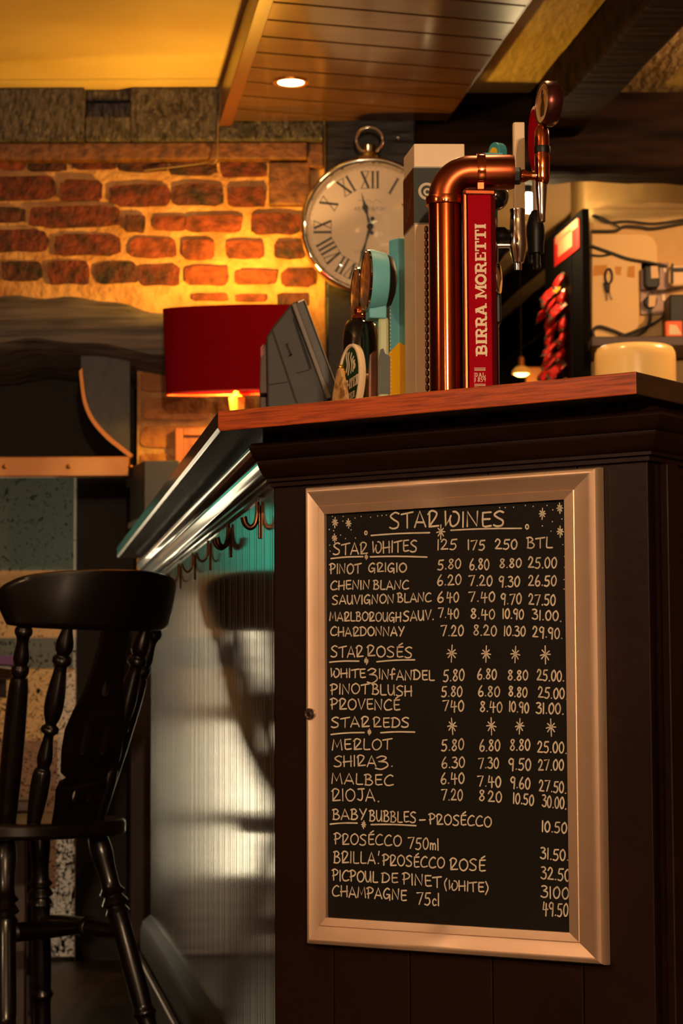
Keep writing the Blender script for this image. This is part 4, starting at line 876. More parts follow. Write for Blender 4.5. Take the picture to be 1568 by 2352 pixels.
def ring(name, m, o, axis, r_, hw, parent, seg=48, ins=.7): return MB().lathe([(r_ * ins, -hw), (r_, -hw), (r_ * 1.012, -hw * .6), (r_ * 1.012, hw * .6), (r_, hw), (r_ * ins, hw)], o, axis, seg).build(name, m, parent, smooth=40)
ring('collar', copper_s, (ax, MY, zcol), Z, rp * 1.17, .0055, mo); xr = at(1104, 396, MY).x; ring('collar', copper_s, (xr, MY, zc), ex, rp * 1.14, .0055, mo)
MB().lathe([(rp * 1.06, xr - xend), (rp * 1.06, -.006), (rp * 1.0, 0), (.002, .0005)], (xend, MY, zc), ex, 48).build('end_cap', copper_b, mo, smooth=40)
# red name plate in its copper frame
PYF = MY - .028
def mp_(px, py, Y=PYF): q = at(px, py, Y); return (q.x, q.z)
xl, _ = mp_(1075, 600); xm, _ = mp_(1128, 600); xrr, _ = mp_(1140, 600); zt_ = mp_(1100, 447)[1]
red = mat('crimson_enamel', lin((158, 4, 24)), .7, spec=.04); dred = mat('dark_crimson_edge', lin((100, 3, 16)), .6, spec=.1)
b = MB(); b.prism([(xl, PYF), (xm, PYF), (xrr, PYF + .012), (xrr, PYF + .030), (xl, PYF + .030)], ZT, zt_, 0, side=[0, 1, 1, 1, 0]); plate = b.build('name_plate', [red, dred], mo, bevel=.0012)
xf0, zf1 = mp_(1063, 433); b = MB(); b.prism([(xf0, PYF + .004), (xl, PYF + .004), (xl, PYF + .034), (xf0, PYF + .034)], ZT, zf1 - .005); b.prism([(xf0 + .002, PYF + .001), (xrr, PYF + .006), (xrr, PYF + .03), (xf0 + .002, PYF + .03)], zt_ + .0005, zf1); b.build('plate_frame', copper_b, mo, bevel=.002)
b = MB(); xb_ = mp_(1113, 430)[0]; b.box(mp_(1096, 430)[0], xb_, PYF + .006, MY, zf1, zc - rp * .8); b.build('bracket', copper_b, mo, bevel=.001)
# slab lettering, reading upwards
def slab_letter(b_, ch, o, ax_x, ax_y, w_, h_, sw, lift, n):   # ax_x along the text, ax_y up the letter
    def pt(x, y): return o + ax_x * x * w_ + ax_y * y * h_
    t = sw / h_; tw = sw / w_
    cnt = [0]
    def st(pp, wd=sw):
        cnt[0] += 1; ribbon(b_, [pt(*q) for q in pp], wd, n, cap=False, lift=lift + .00004 * cnt[0])
    def srf(x, y, half=.24): st([(x - half, y), (x + half, y)], sw * .52)
    e = .5 * t * .52
    lv, rv = .26, .76
    if ch in 'BIRAMOETDL':
        if ch == 'I': st([(.5, 0), (.5, 1)], sw * 1.15); srf(.5, e, .46); srf(.5, 1 - e, .46)
        if ch == 'B': st([(lv, 0), (lv, 1)]); srf(.18, e, .2); srf(.18, 1 - e, .2); st([(lv, .93), (.62, .93), (.8, .84), (.8, .64), (.62, .53), (lv, .53)], sw * .8); st([(.5, .53), (.7, .5), (.87, .38), (.87, .18), (.68, .08), (lv, .08)], sw * .85)
        if ch == 'R': st([(lv, 0), (lv, 1)]); srf(lv - .02, e, .26); srf(.18, 1 - e, .2); st([(lv, .93), (.62, .93), (.8, .82), (.8, .6), (.62, .48), (lv, .48)], sw * .8); st([(.5, .48), (.68, .34), (.74, .08), (.98, .06)], sw * .9)
        if ch == 'A': st([(.18, 0), (.5, 1)], sw * .9); st([(.5, 1), (.82, 0)], sw); st([(.3, .3), (.7, .3)], sw * .5); srf(.15, e, .2); srf(.85, e, .2); srf(.4, 1 - e, .14)
        if ch == 'M': st([(.16, 0), (.18, 1)], sw * .85); st([(.18, 1), (.5, .2), (.82, 1)], sw * .9); st([(.84, 0), (.82, 1)], sw * .95); srf(.14, e, .17); srf(.86, e, .17); srf(.1, 1 - e, .12); srf(.9, 1 - e, .12)
        if ch == 'O': st([(.5 + .38 * math.cos(k * math.pi / 12), .5 + .41 * math.sin(k * math.pi / 12)) for k in range(25)], sw * .95)
        if ch == 'E': st([(lv, 0), (lv, 1)]); st([(.05, .92), (.92, .92)], sw * .55); st([(.05, .08), (.95, .08)], sw * .55); st([(lv, .5), (.7, .5)], sw * .5); st([(.88, .96), (.88, .66)], sw * .5); st([(.9, .04), (.9, .36)], sw * .5)
        if ch == 'T': st([(.5, 0), (.5, 1)], sw * 1.05); st([(.03, .92), (.97, .92)], sw * .58); st([(.1, .96), (.1, .62)], sw * .5); st([(.9, .96), (.9, .62)], sw * .5); srf(.5, e, .3)
        if ch == 'D': st([(lv, 0), (lv, 1)]); st([(.05, .94), (.5, .94), (.82, .75), (.82, .25), (.5, .06), (.05, .06)], sw * .8)
        if ch == 'L': st([(lv, 0), (lv, 1)]); srf(lv, 1 - e, .24); st([(.05, .07), (.95, .07)], sw * .7); st([(.9, .05), (.9, .4)], sw * .7)
    else:
        for q in G[ch][1]: st([(x / max(.3, G[ch][0]) * .9 + .05, y) for x, y in q], sw * .8)
b = MB()
tx0 = mp_(1117, 700)[0]; tx1_ = mp_(1091.5, 700)[0]; LH = tx0 - tx1_
NP = Vector((0, -1, 0)); edges = {'B': (817, 781), 'I': (779, 768), 'R': (766, 752), 'A': (0, 0)}
seq = [('B', 818, 780), ('I', 778, 756), ('R', 754, 727), ('R', 727, 700), ('A', 726, 699)]
seq = [('B', 818, 783), ('I', 781, 765), ('R', 784, 752), ('R', 755, 727), ('A', 728, 698), ('M', 685, 655), ('O', 655, 629), ('R', 630, 601), ('E', 602, 578), ('T', 579, 552), ('T', 553, 526), ('I', 526, 514)]
seq = [('B', 818, 784), ('I', 783, 768), ('R', 767, 738.5), ('R', 743, 722), ('A', 727, 699)]
y = 818.0; seq = []
for ch, a_, c_ in (('B', 818, 792), ('I', 791, 779), ('R', 778, 753), ('R', 752, 727), ('A', 727, 698), ('M', 686, 654), ('O', 655, 629), ('R', 629, 602), ('E', 601, 579), ('T', 578, 553), ('T', 552, 527), ('I', 526, 514)):
    za_ = mp_(1100, a_)[1]; zb2 = mp_(1100, c_)[1]
    slab_letter(b, ch, Vector((tx0, PYF, za_)), Z, Vector((-1, 0, 0)), zb2 - za_, LH, LH * .25, .0006, NP); seq.append(ch)
def smalltext(t_, x0, x1, yb, h):
    n = len(t_); xa = mp_(x0, yb)[0]; xb2 = mp_(x1, yb)[0]; zz = mp_(x0, yb)[1]; hh = h / FPX * PYF; st = (xb2 - xa) / n
    for k, ch in enumerate(t_): slab_letter(b, ch, Vector((xa + st * k + st * .06, PYF, zz)), ex, Z, st * .88, hh, hh * .17, .0007, NP)
smalltext('DAL', 1090, 1115, 865.5, 9); smalltext('1859', 1089.5, 1115.5, 876.5, 9.5)
for yy in (845.5, 848.5, 851, 882.5, 885.5, 888.5):
    q0, q1 = mp_(1089, yy), mp_(1114.5, yy); ribbon(b, [Vector((q0[0], PYF, q0[1])), Vector((q1[0], PYF, q1[1]))], .0007, NP, cap=False, lift=.0007)
q0 = mp_(1089, 879); q1 = mp_(1089, 856); ribbon(b, [Vector((q0[0], PYF, q0[1])), Vector((q1[0], PYF, q1[1]))], .0004, NP, cap=False, lift=.0007)
lt = b.build('plate_lettering', cream_p, None); lt.parent = plate; WM[lt.name] = WM[plate.name]
for v in lt.data.vertices: v.co = WM[plate.name].inverted() @ v.co
# scaly trim down the back of the column
b = MB(); z_ = ZT + .002; zt2 = at(980, 522, MY + .03).z
while z_ < zt2:
    b.lathe([(.0012, 0), (.0027, .002), (.0027, .0075), (.0012, .0095)], (at(980, 700, MY + .03).x, MY + .03, z_), Z, 8); z_ += .0098
b.build('chain_trim', mat('bronze_chain', lin((84, 50, 28)), .4, metal=.9), mo, smooth=30)
# faucet of the copper tap
fa = MB(); FY = MY
MB().lathe([(.012, 0), (.012, .0085), (.0095, .011)], (xend - .001, FY, at(1188, 404, FY).z), ex, 6).build('shank_nut', blackp, mo, bevel=.0008)
fz = at(1200, 404, FY).z; fx = at(1245, 400, FY).x
MB().lathe([(.0085, .008), (.0088, .014), (.0055, .021), (.0065, .026), (.0055, fx - xend)], (xend, FY, fz), ex, 24).build('shank', copper_s, mo, smooth=50)
def zz(y_, Y=FY): return at(1245, y_, Y).z
prof_ = [(.0070, zz(424)), (.0092, zz(418)), (.0100, zz(408)), (.0098, zz(394)), (.0103, zz(390)), (.0105, zz(360)), (.0100, zz(356)), (.0100, zz(350))]
MB().lathe([(r_, h - zz(430)) for r_, h in prof_], (fx, FY, zz(430)), Z, 28).build('faucet_body', copper_s, mo, smooth=40)
MB().lathe([(.0108, 0), (.0110, .0012), (.0110, zz(337) - zz(352) - .0012), (.0108, zz(337) - zz(352))], (fx, FY, zz(352)), Z, 28).build('rubber_ring', blackp, mo, smooth=40)
MB().lathe([(.0100, 0), (.0100, .012), (.0092, .022), (.006, .029)], (fx, FY, zz(338)), Z, 28).build('handle_ferrule', copper_s, mo, smooth=50)
nzx = at(1243, 460, FY).x
MB().lathe([(.0044, 0), (.0050, .001), (.0055, .012), (.0078, zz(424) - zz(510) - .004), (.0078, zz(420) - zz(510))], (nzx, FY, zz(510)), Z, 24).build('nozzle', chrome, mo, smooth=50)
bc = at(1256, 238, FY); bn = Vector((-.965, -.245, .03)).normalized(); br_ = 53 / FPX * FY
badge_m = mat('dark_copper_badge', lin((92, 48, 40)), .3, metal=.8)
MB().lathe([(br_ * .9, -.013), (br_, -.009), (br_, .004), (br_ * .93, .008), (br_ * .86, .008), (br_ * .85, .0066)], bc, bn, 48).build('handle_badge', badge_m, mo, smooth=45)
MB().lathe([(br_ * .56, 0), (br_ * .86, .0001)], bc + bn * .0067, bn, 48, cap=False).build('badge_rim_print', mat('pale_badge_ring', lin((214, 180, 130)), .35), mo)
MB().lathe([(.0005, .0), (br_ * .56, .0001)], bc + bn * .0067, bn, 48, cap=False).build('badge_face', mat('ochre_badge_face', lin((196, 140, 66)), .35), mo)
b = MB(); by_ = Z; bx_ = by_.cross(bn).normalized(); by_ = bn.cross(bx_)
for k in range(14): 
    a = R(20 + 140 * k / 13); c_ = bc + bn * .0070 + bx_ * math.cos(a) * br_ * .7 + by_ * math.sin(a) * br_ * .7
    ribbon(b, [c_ - by_ * .003, c_ + by_ * .003], .0022, bn, cap=False)
b.build('badge_print', mat('rust_badge_print', lin((150, 66, 28)), .5), mo)
b = MB(); fg = [(-.006, -.018), (.008, -.018), (.009, -.004), (.005, .006), (.008, .009), (.002, .013), (.003, .018), (-.004, .018), (-.005, .010), (-.002, .004), (-.007, -.004)]
b.add([bc + bn * .0072 + bx_ * x + by_ * y_ for x, y_ in fg], [list(range(len(fg)))]); b.build('badge_emblem', mat('dark_badge_emblem', lin((60, 48, 30)), .5), mo)

# square white tower with a green and brown band
WY = 3.25; ca, sa = math.cos(ANG), math.sin(ANG); wf = Vector((ca, sa, 0)); wl = S
def wp(px, py): q = at(px, py, WY); return q
e0 = wp(953, 700); wW = .0725; wD = .086; ztop = at(953, 330, WY).z
wt = thing('square_beer_tower', 'square white beer tower with a dark green and brown band behind the copper pipe', 'beer tap', (e0.x + .03, WY + .04, ZT))
white = mat('cream_white_enamel', lin((244, 216, 176)), .5)
e0 = Vector((e0.x, WY, 0)); wq = [e0, e0 + Vector((1, .03, 0)).normalized() * wW, e0 + Vector((1, .03, 0)).normalized() * wW + S * wD, e0 + S * wD]
MB().prism([(p.x, p.y) for p in wq], ZT, ztop).build('tower', white, wt, bevel=.0012)
zb1, zb2 = at(953, 386, WY).z, at(953, 512, WY).z; off = .0009; fr_ = Vector((1, .03, 0)).normalized(); fnn = Vector((fr_.y, -fr_.x, 0))
def grow(o): return [e0 - fr_ * o + fnn * o, wq[1] + fr_ * o + fnn * o, wq[2] + fr_ * o - fnn * o, wq[3] - fr_ * o - fnn * o]
green = mat('bottle_green_band', lin((9, 22, 14)), .45, spec=.2); brownb = mat('red_brown_band', lin((84, 32, 12)), .5, spec=.2); grey_l = mat('grey_line', lin((150, 140, 122)), .5)
MB().prism([(p.x, p.y) for p in grow(.0006)], zb2 - .0022, zb1 + .0022).build('band_edging', grey_l, wt)
bd = MB().prism([(p.x, p.y) for p in grow(.0010)], zb2, zb1, 0, side=[0, 0, 0, 1]).build('colour_band', [green, brownb], wt)
b = MB(); cc = e0 + fr_ * .0185 + fnn * .0013 + Z * at(975, 441, WY).z
def rg(r0, r1, sx=1, dx=0):
    ribbon(b, [cc + fr_ * (dx + (r0 + r1) / 2 * math.cos(k * math.pi / 16)) + Z * (r0 + r1) / 2 * math.sin(k * math.pi / 16) for k in range(33)], r1 - r0, fnn, cap=False)
rg(.0026, .0056); cc0 = cc; cc = cc + Z * .001 + fr_ * -.0005; rg(.0085, .0125)
b.build('band_emblem', mat('pale_emblem', lin((190, 176, 146)), .5), wt)
b = MB(); ln_ = -S.cross(Z); lnm = Vector((-ca, -sa, 0))
o_ = e0 + lnm * .0014 + Z * zb2
scr = smooth_pts([(.070, .020, 0), (.078, .038, 0), (.066, .046, 0), (.060, .018, 0), (.052, .016, 0), (.048, .040, 0), (.044, .022, 0), (.038, .020, 0), (.032, .044, 0), (.028, .026, 0), (.020, .046, 0), (.010, .062, 0)], 4)
ribbon(b, [o_ + S * p.x + Z * p.y for p in scr], .0016, lnm); b.build('band_script', mat('pale_script', lin((168, 120, 90)), .5), wt)

# teal and yellow stitched column
BYY = 3.42
tyc = thing('stitched_beer_tower', 'teal beer tower with a stitched yellow lower sleeve beside the white tower', 'beer tap', (at(915, 800, BYY).x + .02, BYY + .03, ZT))
tealp = mat('teal_leather', lin((104, 186, 198)), .5); yel = mat('mustard_yellow_leather', lin((250, 188, 16)), .5); stitch = mat('pale_stitching', lin((216, 206, 176)), .6)
tx_ = at(894, 700, BYY).x; ttop = at(905, 545, BYY).z
cy0 = [(tx_, BYY + .020), (tx_ + .0145, BYY), (tx_ + .060, BYY + .004), (tx_ + .060, BYY + .066), (tx_ + .01, BYY + .066)]
MB().prism(cy0, ZT, ttop).build('column', tealp, tyc, bevel=.003)
b = MB(); zl_, zm_, zr_ = at(895, 806, BYY).z, at(919, 786, BYY).z, at(936, 800, BYY).z
sl = [(tx_ - .001, BYY + .0205), (tx_ + .0145, BYY - .0012), (tx_ + .0612, BYY + .003), (tx_ + .0612, BYY + .067), (tx_ + .0085, BYY + .067)]; tz_ = [zl_, zm_, zr_ - .02, zl_, zl_]
b.add([(x, y_, ZT) for x, y_ in sl] + [(x, y_, t_) for (x, y_), t_ in zip(sl, tz_)], [(0, 1, 6, 5), (1, 2, 7, 6), (2, 3, 8, 7), (3, 4, 9, 8), (4, 0, 5, 9), (5, 6, 7, 8, 9)]); b.build('sleeve', yel, tyc)
for (x, y_) in ((tx_ + .0015, BYY + .0165), (tx_ + .0335, BYY - .0005)):
    b = MB(); z_ = ZT + .004
    while z_ < ttop - .03:
        b.lathe([(.0003, -.0014), (.0009, -.0007), (.0009, .0007), (.0003, .0014)], (x, y_ - .0016, z_), Z, 6); z_ += .0058
    b.build('stitching', stitch, tyc)

# pair of teal medallion taps
MEDN = Vector((-.985, -.17, .02)).normalized()
def medallion(px, py, rpx, Y, label, art, dpt):
    c = at(px, py, Y); r_ = rpx / FPX * Y
    t_ = thing('medallion_beer_tap', label, 'beer tap', (c.x + .03, Y + .01, ZT), 0, 'teal medallion beer taps')
    MB().lathe([(r_ * .80, -dpt), (r_ * .90, -dpt * .9), (r_ * 1.0, -.004), (r_ * .99, .001), (r_ * .93, .002)], c, MEDN, 48).build('housing', tealp, t_, smooth=40)
    MB().lathe([(r_ * .90, -.002), (r_ * .985, .001), (r_ * .985, .0042), (r_ * .93, .0052), (r_ * .90, .004)], c, MEDN, 48, cap=False).build('chrome_rim', chrome, t_, smooth=40)
    MB().lathe([(.0005, .0065), (r_ * .5, .006), (r_ * .92, .004)], c, MEDN, 48, cap=False).build('picture_lens', art, t_, smooth=60)
    bc2 = c - MEDN * (dpt * .55) - Z * r_ * .98
    k0 = MB(); k0.slab([(-.012, -.012), (.014, -.012), (.014, .022), (-.012, .022)], bc2 + Vector((-.004, 0, 0)), Vector((.985, .17, 0)), Z, Vector((.17, -.985, 0)), -.016, .016); k0.build('neck_block', tealp, t_, bevel=.002)
    return t_, bc2, c
art1 = mat('orange_picture', lin((222, 128, 40)), .2, col2=lin((120, 96, 96)), nscale=11, coat=.8, coat_rough=.05); art2 = mat('brown_picture', lin((196, 112, 40)), .2, col2=lin((70, 48, 44)), nscale=13, coat=.8, coat_rough=.05)
sage = mat('sage_green_enamel', lin((172, 186, 140)), .45); dgreen = mat('dark_olive_paint', lin((36, 42, 28)), .5)
t1, b1, c1 = medallion(845, 645, 73, 3.355, 'larger teal medallion beer tap with an orange picture facing left', art1, .027)
MB().prism([(at(868, 800, b1.y - .012).x, b1.y - .012), (at(893, 800, b1.y - .012).x, b1.y - .012), (at(893, 800, b1.y - .012).x, b1.y + .03), (at(868, 800, b1.y - .012).x, b1.y + .03)], ZT, b1.z - .01).build('column', sage, t1, bevel=.004)
pxs = [(868, 905), (868, 830), (873, 803), (880, 800), (884, 812), (896, 818), (896, 905)]
b = MB(); yf = b1.y - .0126; pl_ = [at(a_, c_, yf) for a_, c_ in pxs]; pl_ = [Vector((p.x, 0, max(p.z, ZT))) for p in pl_]
b.slab([(p.x, p.z) for p in pl_], (0, yf, 0), ex, Z, NP, -.0002, .0008); b.build('camouflage_patch', dgreen, t1)
bk_ = MB().lathe([(.040, -.002), (.036, .006), (.022, .011), (.004, .014)], c1 - MEDN * .028, -MEDN, 36); bk_.build('rear_cap', blackp, t1, smooth=60)
t2, b2, c2 = medallion(821, 678, 66, 3.66, 'smaller teal medallion beer tap with a brown picture behind the black barrel font', art2, .045)
MB().lathe([(.014, 0), (.014, b2.z - ZT - .01)], (b2.x + .01, b2.y + .01, ZT), Z, 24).build('column', sage, t2, smooth=40)

# black barrel font with oval badges
KY2 = 3.58; kx = at(828, 800, KY2).x
bf = thing('barrel_beer_font', 'glossy black barrel-shaped beer font with a copper neck ring', 'beer tap', (kx, KY2, ZT))
gloss = mat('black_gloss_ceramic', lin((14, 10, 9)), .12, coat=1.0, coat_rough=.05)
def kz(y_): return at(828, y_, KY2).z - ZT
MB().lathe([(.026, 0), (.0275, kz(905)), (.0285, kz(850)), (.0292, kz(815)), (.0285, kz(780)), (.0255, kz(750)), (.021, kz(738)), (.012, kz(734))], (kx, KY2, ZT), Z, 40).build('barrel', gloss, bf, smooth=50)
kx3 = at(823, 720, KY2).x
MB().lathe([(.0125, kz(736)), (.0145, kz(733)), (.0135, kz(726)), (.010, kz(722)), (.011, kz(712)), (.0085, kz(705))], (kx, KY2, ZT), Z, 28).build('neck_ring', copper_s, bf, smooth=40)
MB().lathe([(.0045, 0), (.0045, .030)], at(826, 864, KY2 - .03), Vector((1, .3, 0)), 20).build('badge_arm', white, bf, smooth=50)
oc = at(806, 872, KY2 - .055); on = Vector((-.86, -.5, .06)).normalized(); oy = (Z - on * Z.dot(on)).normalized(); ox = oy.cross(on)
if ox.x < 0: ox = -ox
ob = thing('pump_clip', 'white-rimmed green oval pump clip on the black barrel font', 'pump clip', oc - Z * .05)
RX, RZ = .034, .055
def oval(sx, sz, t_): return [oc + ox * (RX * sx * math.cos(a)) + oy * (RZ * sz * math.sin(a)) + on * t_ for a in [2 * math.pi * k / 48 for k in range(48)]]
b = MB(); b.grid([r_ + [r_[0]] for r_ in (oval(1.0, 1.0, -.006), oval(1.03, 1.02, 0), oval(1.0, 1.0, .0045), oval(.90, .94, .0050), oval(.86, .91, .0025))]); b.build('white_rim', white, ob, smooth=60)
b = MB(); b.add(oval(.9, .94, .0026), [list(range(48))]); b.add(oval(1.0, 1.0, -.006), [list(range(48))]); b.build('green_face', mat('racing_green', lin((18, 60, 24)), .3, coat=.5), ob)
b = MB()
def otext(t_, x0, x1, z0, h, sl, sw):
    n = len(t_)
    for k, ch in enumerate(t_):
        st = (x1 - x0) / n; o = oc + ox * (x0 + st * k) + oy * (z0 + sl * (x0 + st * k)) + on * .0026
        if ch in 'BIRAMOETDL': slab_letter(b, ch, o, ox + oy * sl, oy, st * .95, h, h * .2, .0008, on)
        else:
            for q in G[ch][1]: ribbon(b, [o + (ox + oy * sl) * (x / .65) * st * .9 + oy * y_ * h for x, y_ in q], h * .18, on, lift=.0008, cap=False)
otext('LIGHTER', -.030, .029, -.016, .016, .22, 1); otext('BITTER', -.022, .020, -.033, .0105, .2, 1)
for k, (x, z_, hh) in enumerate(((-.010, .012, .030), (-.004, .008, .034), (.004, .010, .030), (.010, .012, .022), (.014, .016, .012))):
    o = oc + ox * x + oy * z_ + on * .0026; ribbon(b, smooth_pts([o, o + oy * hh * .4 + ox * .002, o + oy * hh * .8 - ox * .002, o + oy * hh], 4), .0032, on, lift=.0008)
b.build('clip_lettering', cream_p, ob)
# small arched cream clip with a brass ball
ac = at(781, 890, KY2 - .08); an = Vector((-.86, -.5, .04)).normalized(); axx = Vector((.5, -.86, 0)).normalized()
arch = thing('arched_pump_clip', 'small cream arched pump clip with a brass ball, lowest of the taps at left', 'pump clip', (ac.x, ac.y, ZT))
gold = mat('gold_ball', lin((236, 176, 60)), .2, metal=1.0)
ow = .0225; tz2 = at(777, 845, KY2 - .08).z - ZT
outl = [(-ow, 0), (-ow, tz2 * .42), (-ow * .86, tz2 * .68), (-ow * .5, tz2 * .86), (-ow * .28, tz2 * .97), (0, tz2), (ow * .28, tz2 * .97), (ow * .5, tz2 * .86), (ow * .86, tz2 * .68), (ow, tz2 * .42), (ow, 0)]
ivory = mat('ivory_clip', lin((206, 162, 104)), .45, col2=lin((150, 104, 58)), nscale=60, nlo=.5, nhi=.6)
b = MB(); b.slab(outl, (ac.x, ac.y, ZT), axx, Z, an, -.004, .003); b.build('clip_body', ivory, arch, bevel=.0015)
b = MB(); b.slab([(-.010, .0), (-.010, tz2 * .38), (-.006, tz2 * .52), (0, tz2 * .58), (.006, tz2 * .52), (.010, tz2 * .38), (.010, 0)], (ac.x, ac.y, ZT), axx, Z, an, .0031, .0038); b.build('arch_panel', dark_paint, arch)
b = MB(); b.slab([(-.003, 0), (-.003, tz2 * .44), (0, tz2 * .5), (.003, tz2 * .44), (.003, 0)], (ac.x, ac.y, ZT), axx, Z, an, .0039, .0048); b.build('arch_mullion', ivory, arch)
b = MB()
for r_, p_ in ((.0042, (782, 843)), (.0035, (787, 851)), (.0035, (790, 857))):
    q = at(*p_, KY2 - .075); b.lathe([(r_ * math.cos(R(-90 + 18 * k)), r_ * math.sin(R(-90 + 18 * k))) for k in range(11)], q, Z, 16)
b.build('brass_ball', gold, arch, smooth=80)
# copper-brown leaf shaped clip between barrel and sage column
lf = [at(a_, c_, 3.47) for a_, c_ in ((845, 905), (846, 850), (848, 815), (856, 808), (864, 806), (869, 800), (868, 850), (864, 905))]
b = MB(); b.slab([(p.x, max(p.z, ZT)) if k not in (0, 7) else (p.x, ZT) for k, p in enumerate(lf)], (0, 3.47, 0), ex, Z, NP, -.006, .004); o_ = b.build('leaf_pump_clip', mat('brown_copper_leaf', lin((112, 58, 30)), .4, metal=.3, col2=lin((60, 34, 22)), nscale=18), None, bevel=.002, loc=(lf[0].x, 3.47, ZT))
tag(o_, 'narrow brown leaf-shaped pump clip between the black barrel and the sage column', 'pump clip')

# black font behind the red plate: chrome tap with a white handle, and a black twin-nozzle tap
BF = 3.30; bx = at(1127, 600, BF).x
bfo = thing('black_beer_font', 'black round beer font hidden behind the red plate carrying a tall white handle', 'beer tap', (bx, BF, ZT))
r_b = .0105
MB().lathe([(.02, 0), (.02, .008), (r_b, .012), (r_b, at(1127, 500, BF).z - ZT)], (bx, BF, ZT), Z, 28).build('column', gloss, bfo, smooth=40)
gc = at(1136, 452, BF); MB().lathe([(.0205 * math.cos(R(-90 + 12 * k)), .0205 * math.sin(R(-90 + 12 * k))) for k in range(16)], gc, Z, 32).build('globe', gloss, bfo, smooth=80)
lens_c = at(1141, 640, BF - .015); MB().lathe([(.0005, -.006), (.022, -.005), (.024, 0), (.022, .004), (.0005, .007)], lens_c, Vector((1, -.25, 0)), 32).build('side_lens', chrome, bfo, smooth=50)
b = MB(); b.prism([(at(1136, 700, BF).x, BF - .01), (at(1150, 700, BF).x, BF - .01), (at(1150, 700, BF).x, BF + .03), (at(1136, 700, BF).x, BF + .03)], at(1140, 745, BF).z, at(1140, 662, BF).z); b.build('lower_block', blackp, bfo, bevel=.003)
fx2 = at(1189, 550, BF).x; zq = lambda y_: at(1189, y_, BF).z
MB().lathe([(.0046, 0), (.0046, fx2 - bx)], (bx, BF, zq(563)), ex, 20).build('chrome_arm', chrome, bfo, smooth=50)
MB().lathe([(.0085, .006), (.0118, .011), (.0118, .020), (.0085, .024), (.0075, .030), (.0075, fx2 - bx)], (bx, BF, zq(540)), ex, 20).build('black_coupling', blackp, bfo, smooth=40)
MB().lathe([(.0048, zq(621) - zq(621)), (.005, zq(606) - zq(621)), (.008, zq(604) - zq(621)), (.0122, zq(574) - zq(621)), (.0132, zq(562) - zq(621)), (.0122, zq(528) - zq(621)), (.0108, zq(492) - zq(621)), (.0116, zq(486) - zq(621)), (.0116, zq(481) - zq(621)), (.007, zq(479) - zq(621))], (fx2, BF, zq(621)), Z, 32).build('faucet', chrome, bfo, smooth=35)
hw = 13.2 / FPX * BF; hz0, hz1 = zq(483), zq(284); hx_ = at(1191, 380, BF).x
b = MB(); b.prism([(hx_ - hw, BF - .006), (hx_ - hw * .75, BF - .0095), (hx_ + hw, BF - .0085), (hx_ + hw, BF + .008), (hx_ - hw, BF + .008)], hz0, hz1); b.build('white_handle', white, bfo, bevel=.0012)
BT = 3.42; kx4 = at(1230, 550, BT).x; zk = lambda y_: at(1230, y_, BT).z
bt = thing('black_beer_tap', 'black twin-nozzle beer tap with a red white-edged paddle handle', 'beer tap', (kx4, BT, ZT))
MB().lathe([(.012, 0), (.0125, zk(560) - zk(582)), (.0138, zk(545) - zk(582)), (.0140, zk(520) - zk(582)), (.0105, zk(500) - zk(582)), (.0062, zk(484) - zk(582))], (kx4, BT, zk(582)), Z, 28).build('faucet_body', blackp, bt, smooth=45)
for px_, py_ in ((1221, 606), (1233, 618)): q = at(px_, py_, BT - (.0 if px_ > 1225 else -.008)); MB().lathe([(.0052, 0), (.0058, .0015), (.0058, .006), (.0052, .0075), (.0056, .03)], q, Z, 20).build('nozzle', blackp, bt, smooth=40)
MB().lathe([(.0060, 0), (.0066, zk(400) - zk(486))], (kx4 + .002, BT, zk(486)), Z, 20).build('handle_stem', mat('grey_white_stem', lin((170, 150, 130)), .4), bt, smooth=50)
pc = at(1231, 322, BT); pn = Vector((-.94, -.34, 0)).normalized(); pxx = Vector((.34, -.94, 0)).normalized()
def pad(sx, sz): return [(sx * .022 * math.cos(a) * (1 - .25 * max(0, -math.sin(a))), sz * .052 * math.sin(a)) for a in [2 * math.pi * k / 40 for k in range(40)]]
b = MB(); b.slab(pad(1, 1), pc, pxx, Z, pn, -.006, .004); b.build('paddle_rim', white, bt, bevel=.0015)
b = MB(); b.slab(pad(.84, .9), pc, pxx, Z, pn, .0041, .0052); b.build('paddle_face', red, bt)
b = MB(); jx = at(1175, 500, 3.46).x
b.tube(smooth_pts([(kx4, BT, zk(530)), (kx4 - .02, BT + .05, zk(530)), (kx4 - .05, BT + .09, zk(560)), (kx4 - .075, BT + .10, zk(640)), (kx4 - .085, BT + .10, ZT + .1), (kx4 - .085, BT + .10, ZT)], 6), .008, 14); b.build('supply_pipe', blackp, bt, smooth=60)
# teal and yellow handle showing above the copper pipe
AY = 3.36; a0_ = at(1117, 358, AY); a1_ = at(1147, 326, AY)
ah = thing('teal_handle_tap', 'teal arched tap handle with a yellow face peeping over the copper pipe', 'beer tap', (a0_.x + .008, AY, ZT))
hwid = a1_.x - a0_.x; hh = a1_.z - a0_.z
def archp(w_, h_): return [(0, -.03), (0, h_ * .45), (w_ * .1, h_ * .75), (w_ * .3, h_ * .95), (w_ * .5, h_), (w_ * .7, h_ * .95), (w_ * .9, h_ * .75), (w_, h_ * .45), (w_, -.03)]
tb_m = mat('teal_handle_paint', lin((64, 150, 162)), .45)
an2 = Vector((-.8, -.6, 0)); ax2 = Vector((.6, -.8, 0))
b = MB(); b.slab(archp(.026, hh), (a0_.x + .003, AY + .012, a0_.z), ax2, Z, an2, -.015, 0); b.build('arch_handle', tb_m, ah, bevel=.001)
b = MB(); b.slab(archp(.016, hh * .62), (a0_.x + .006, AY + .008, a0_.z), ax2, Z, an2, .0002, .0014); b.build('yellow_face', yel, ah)
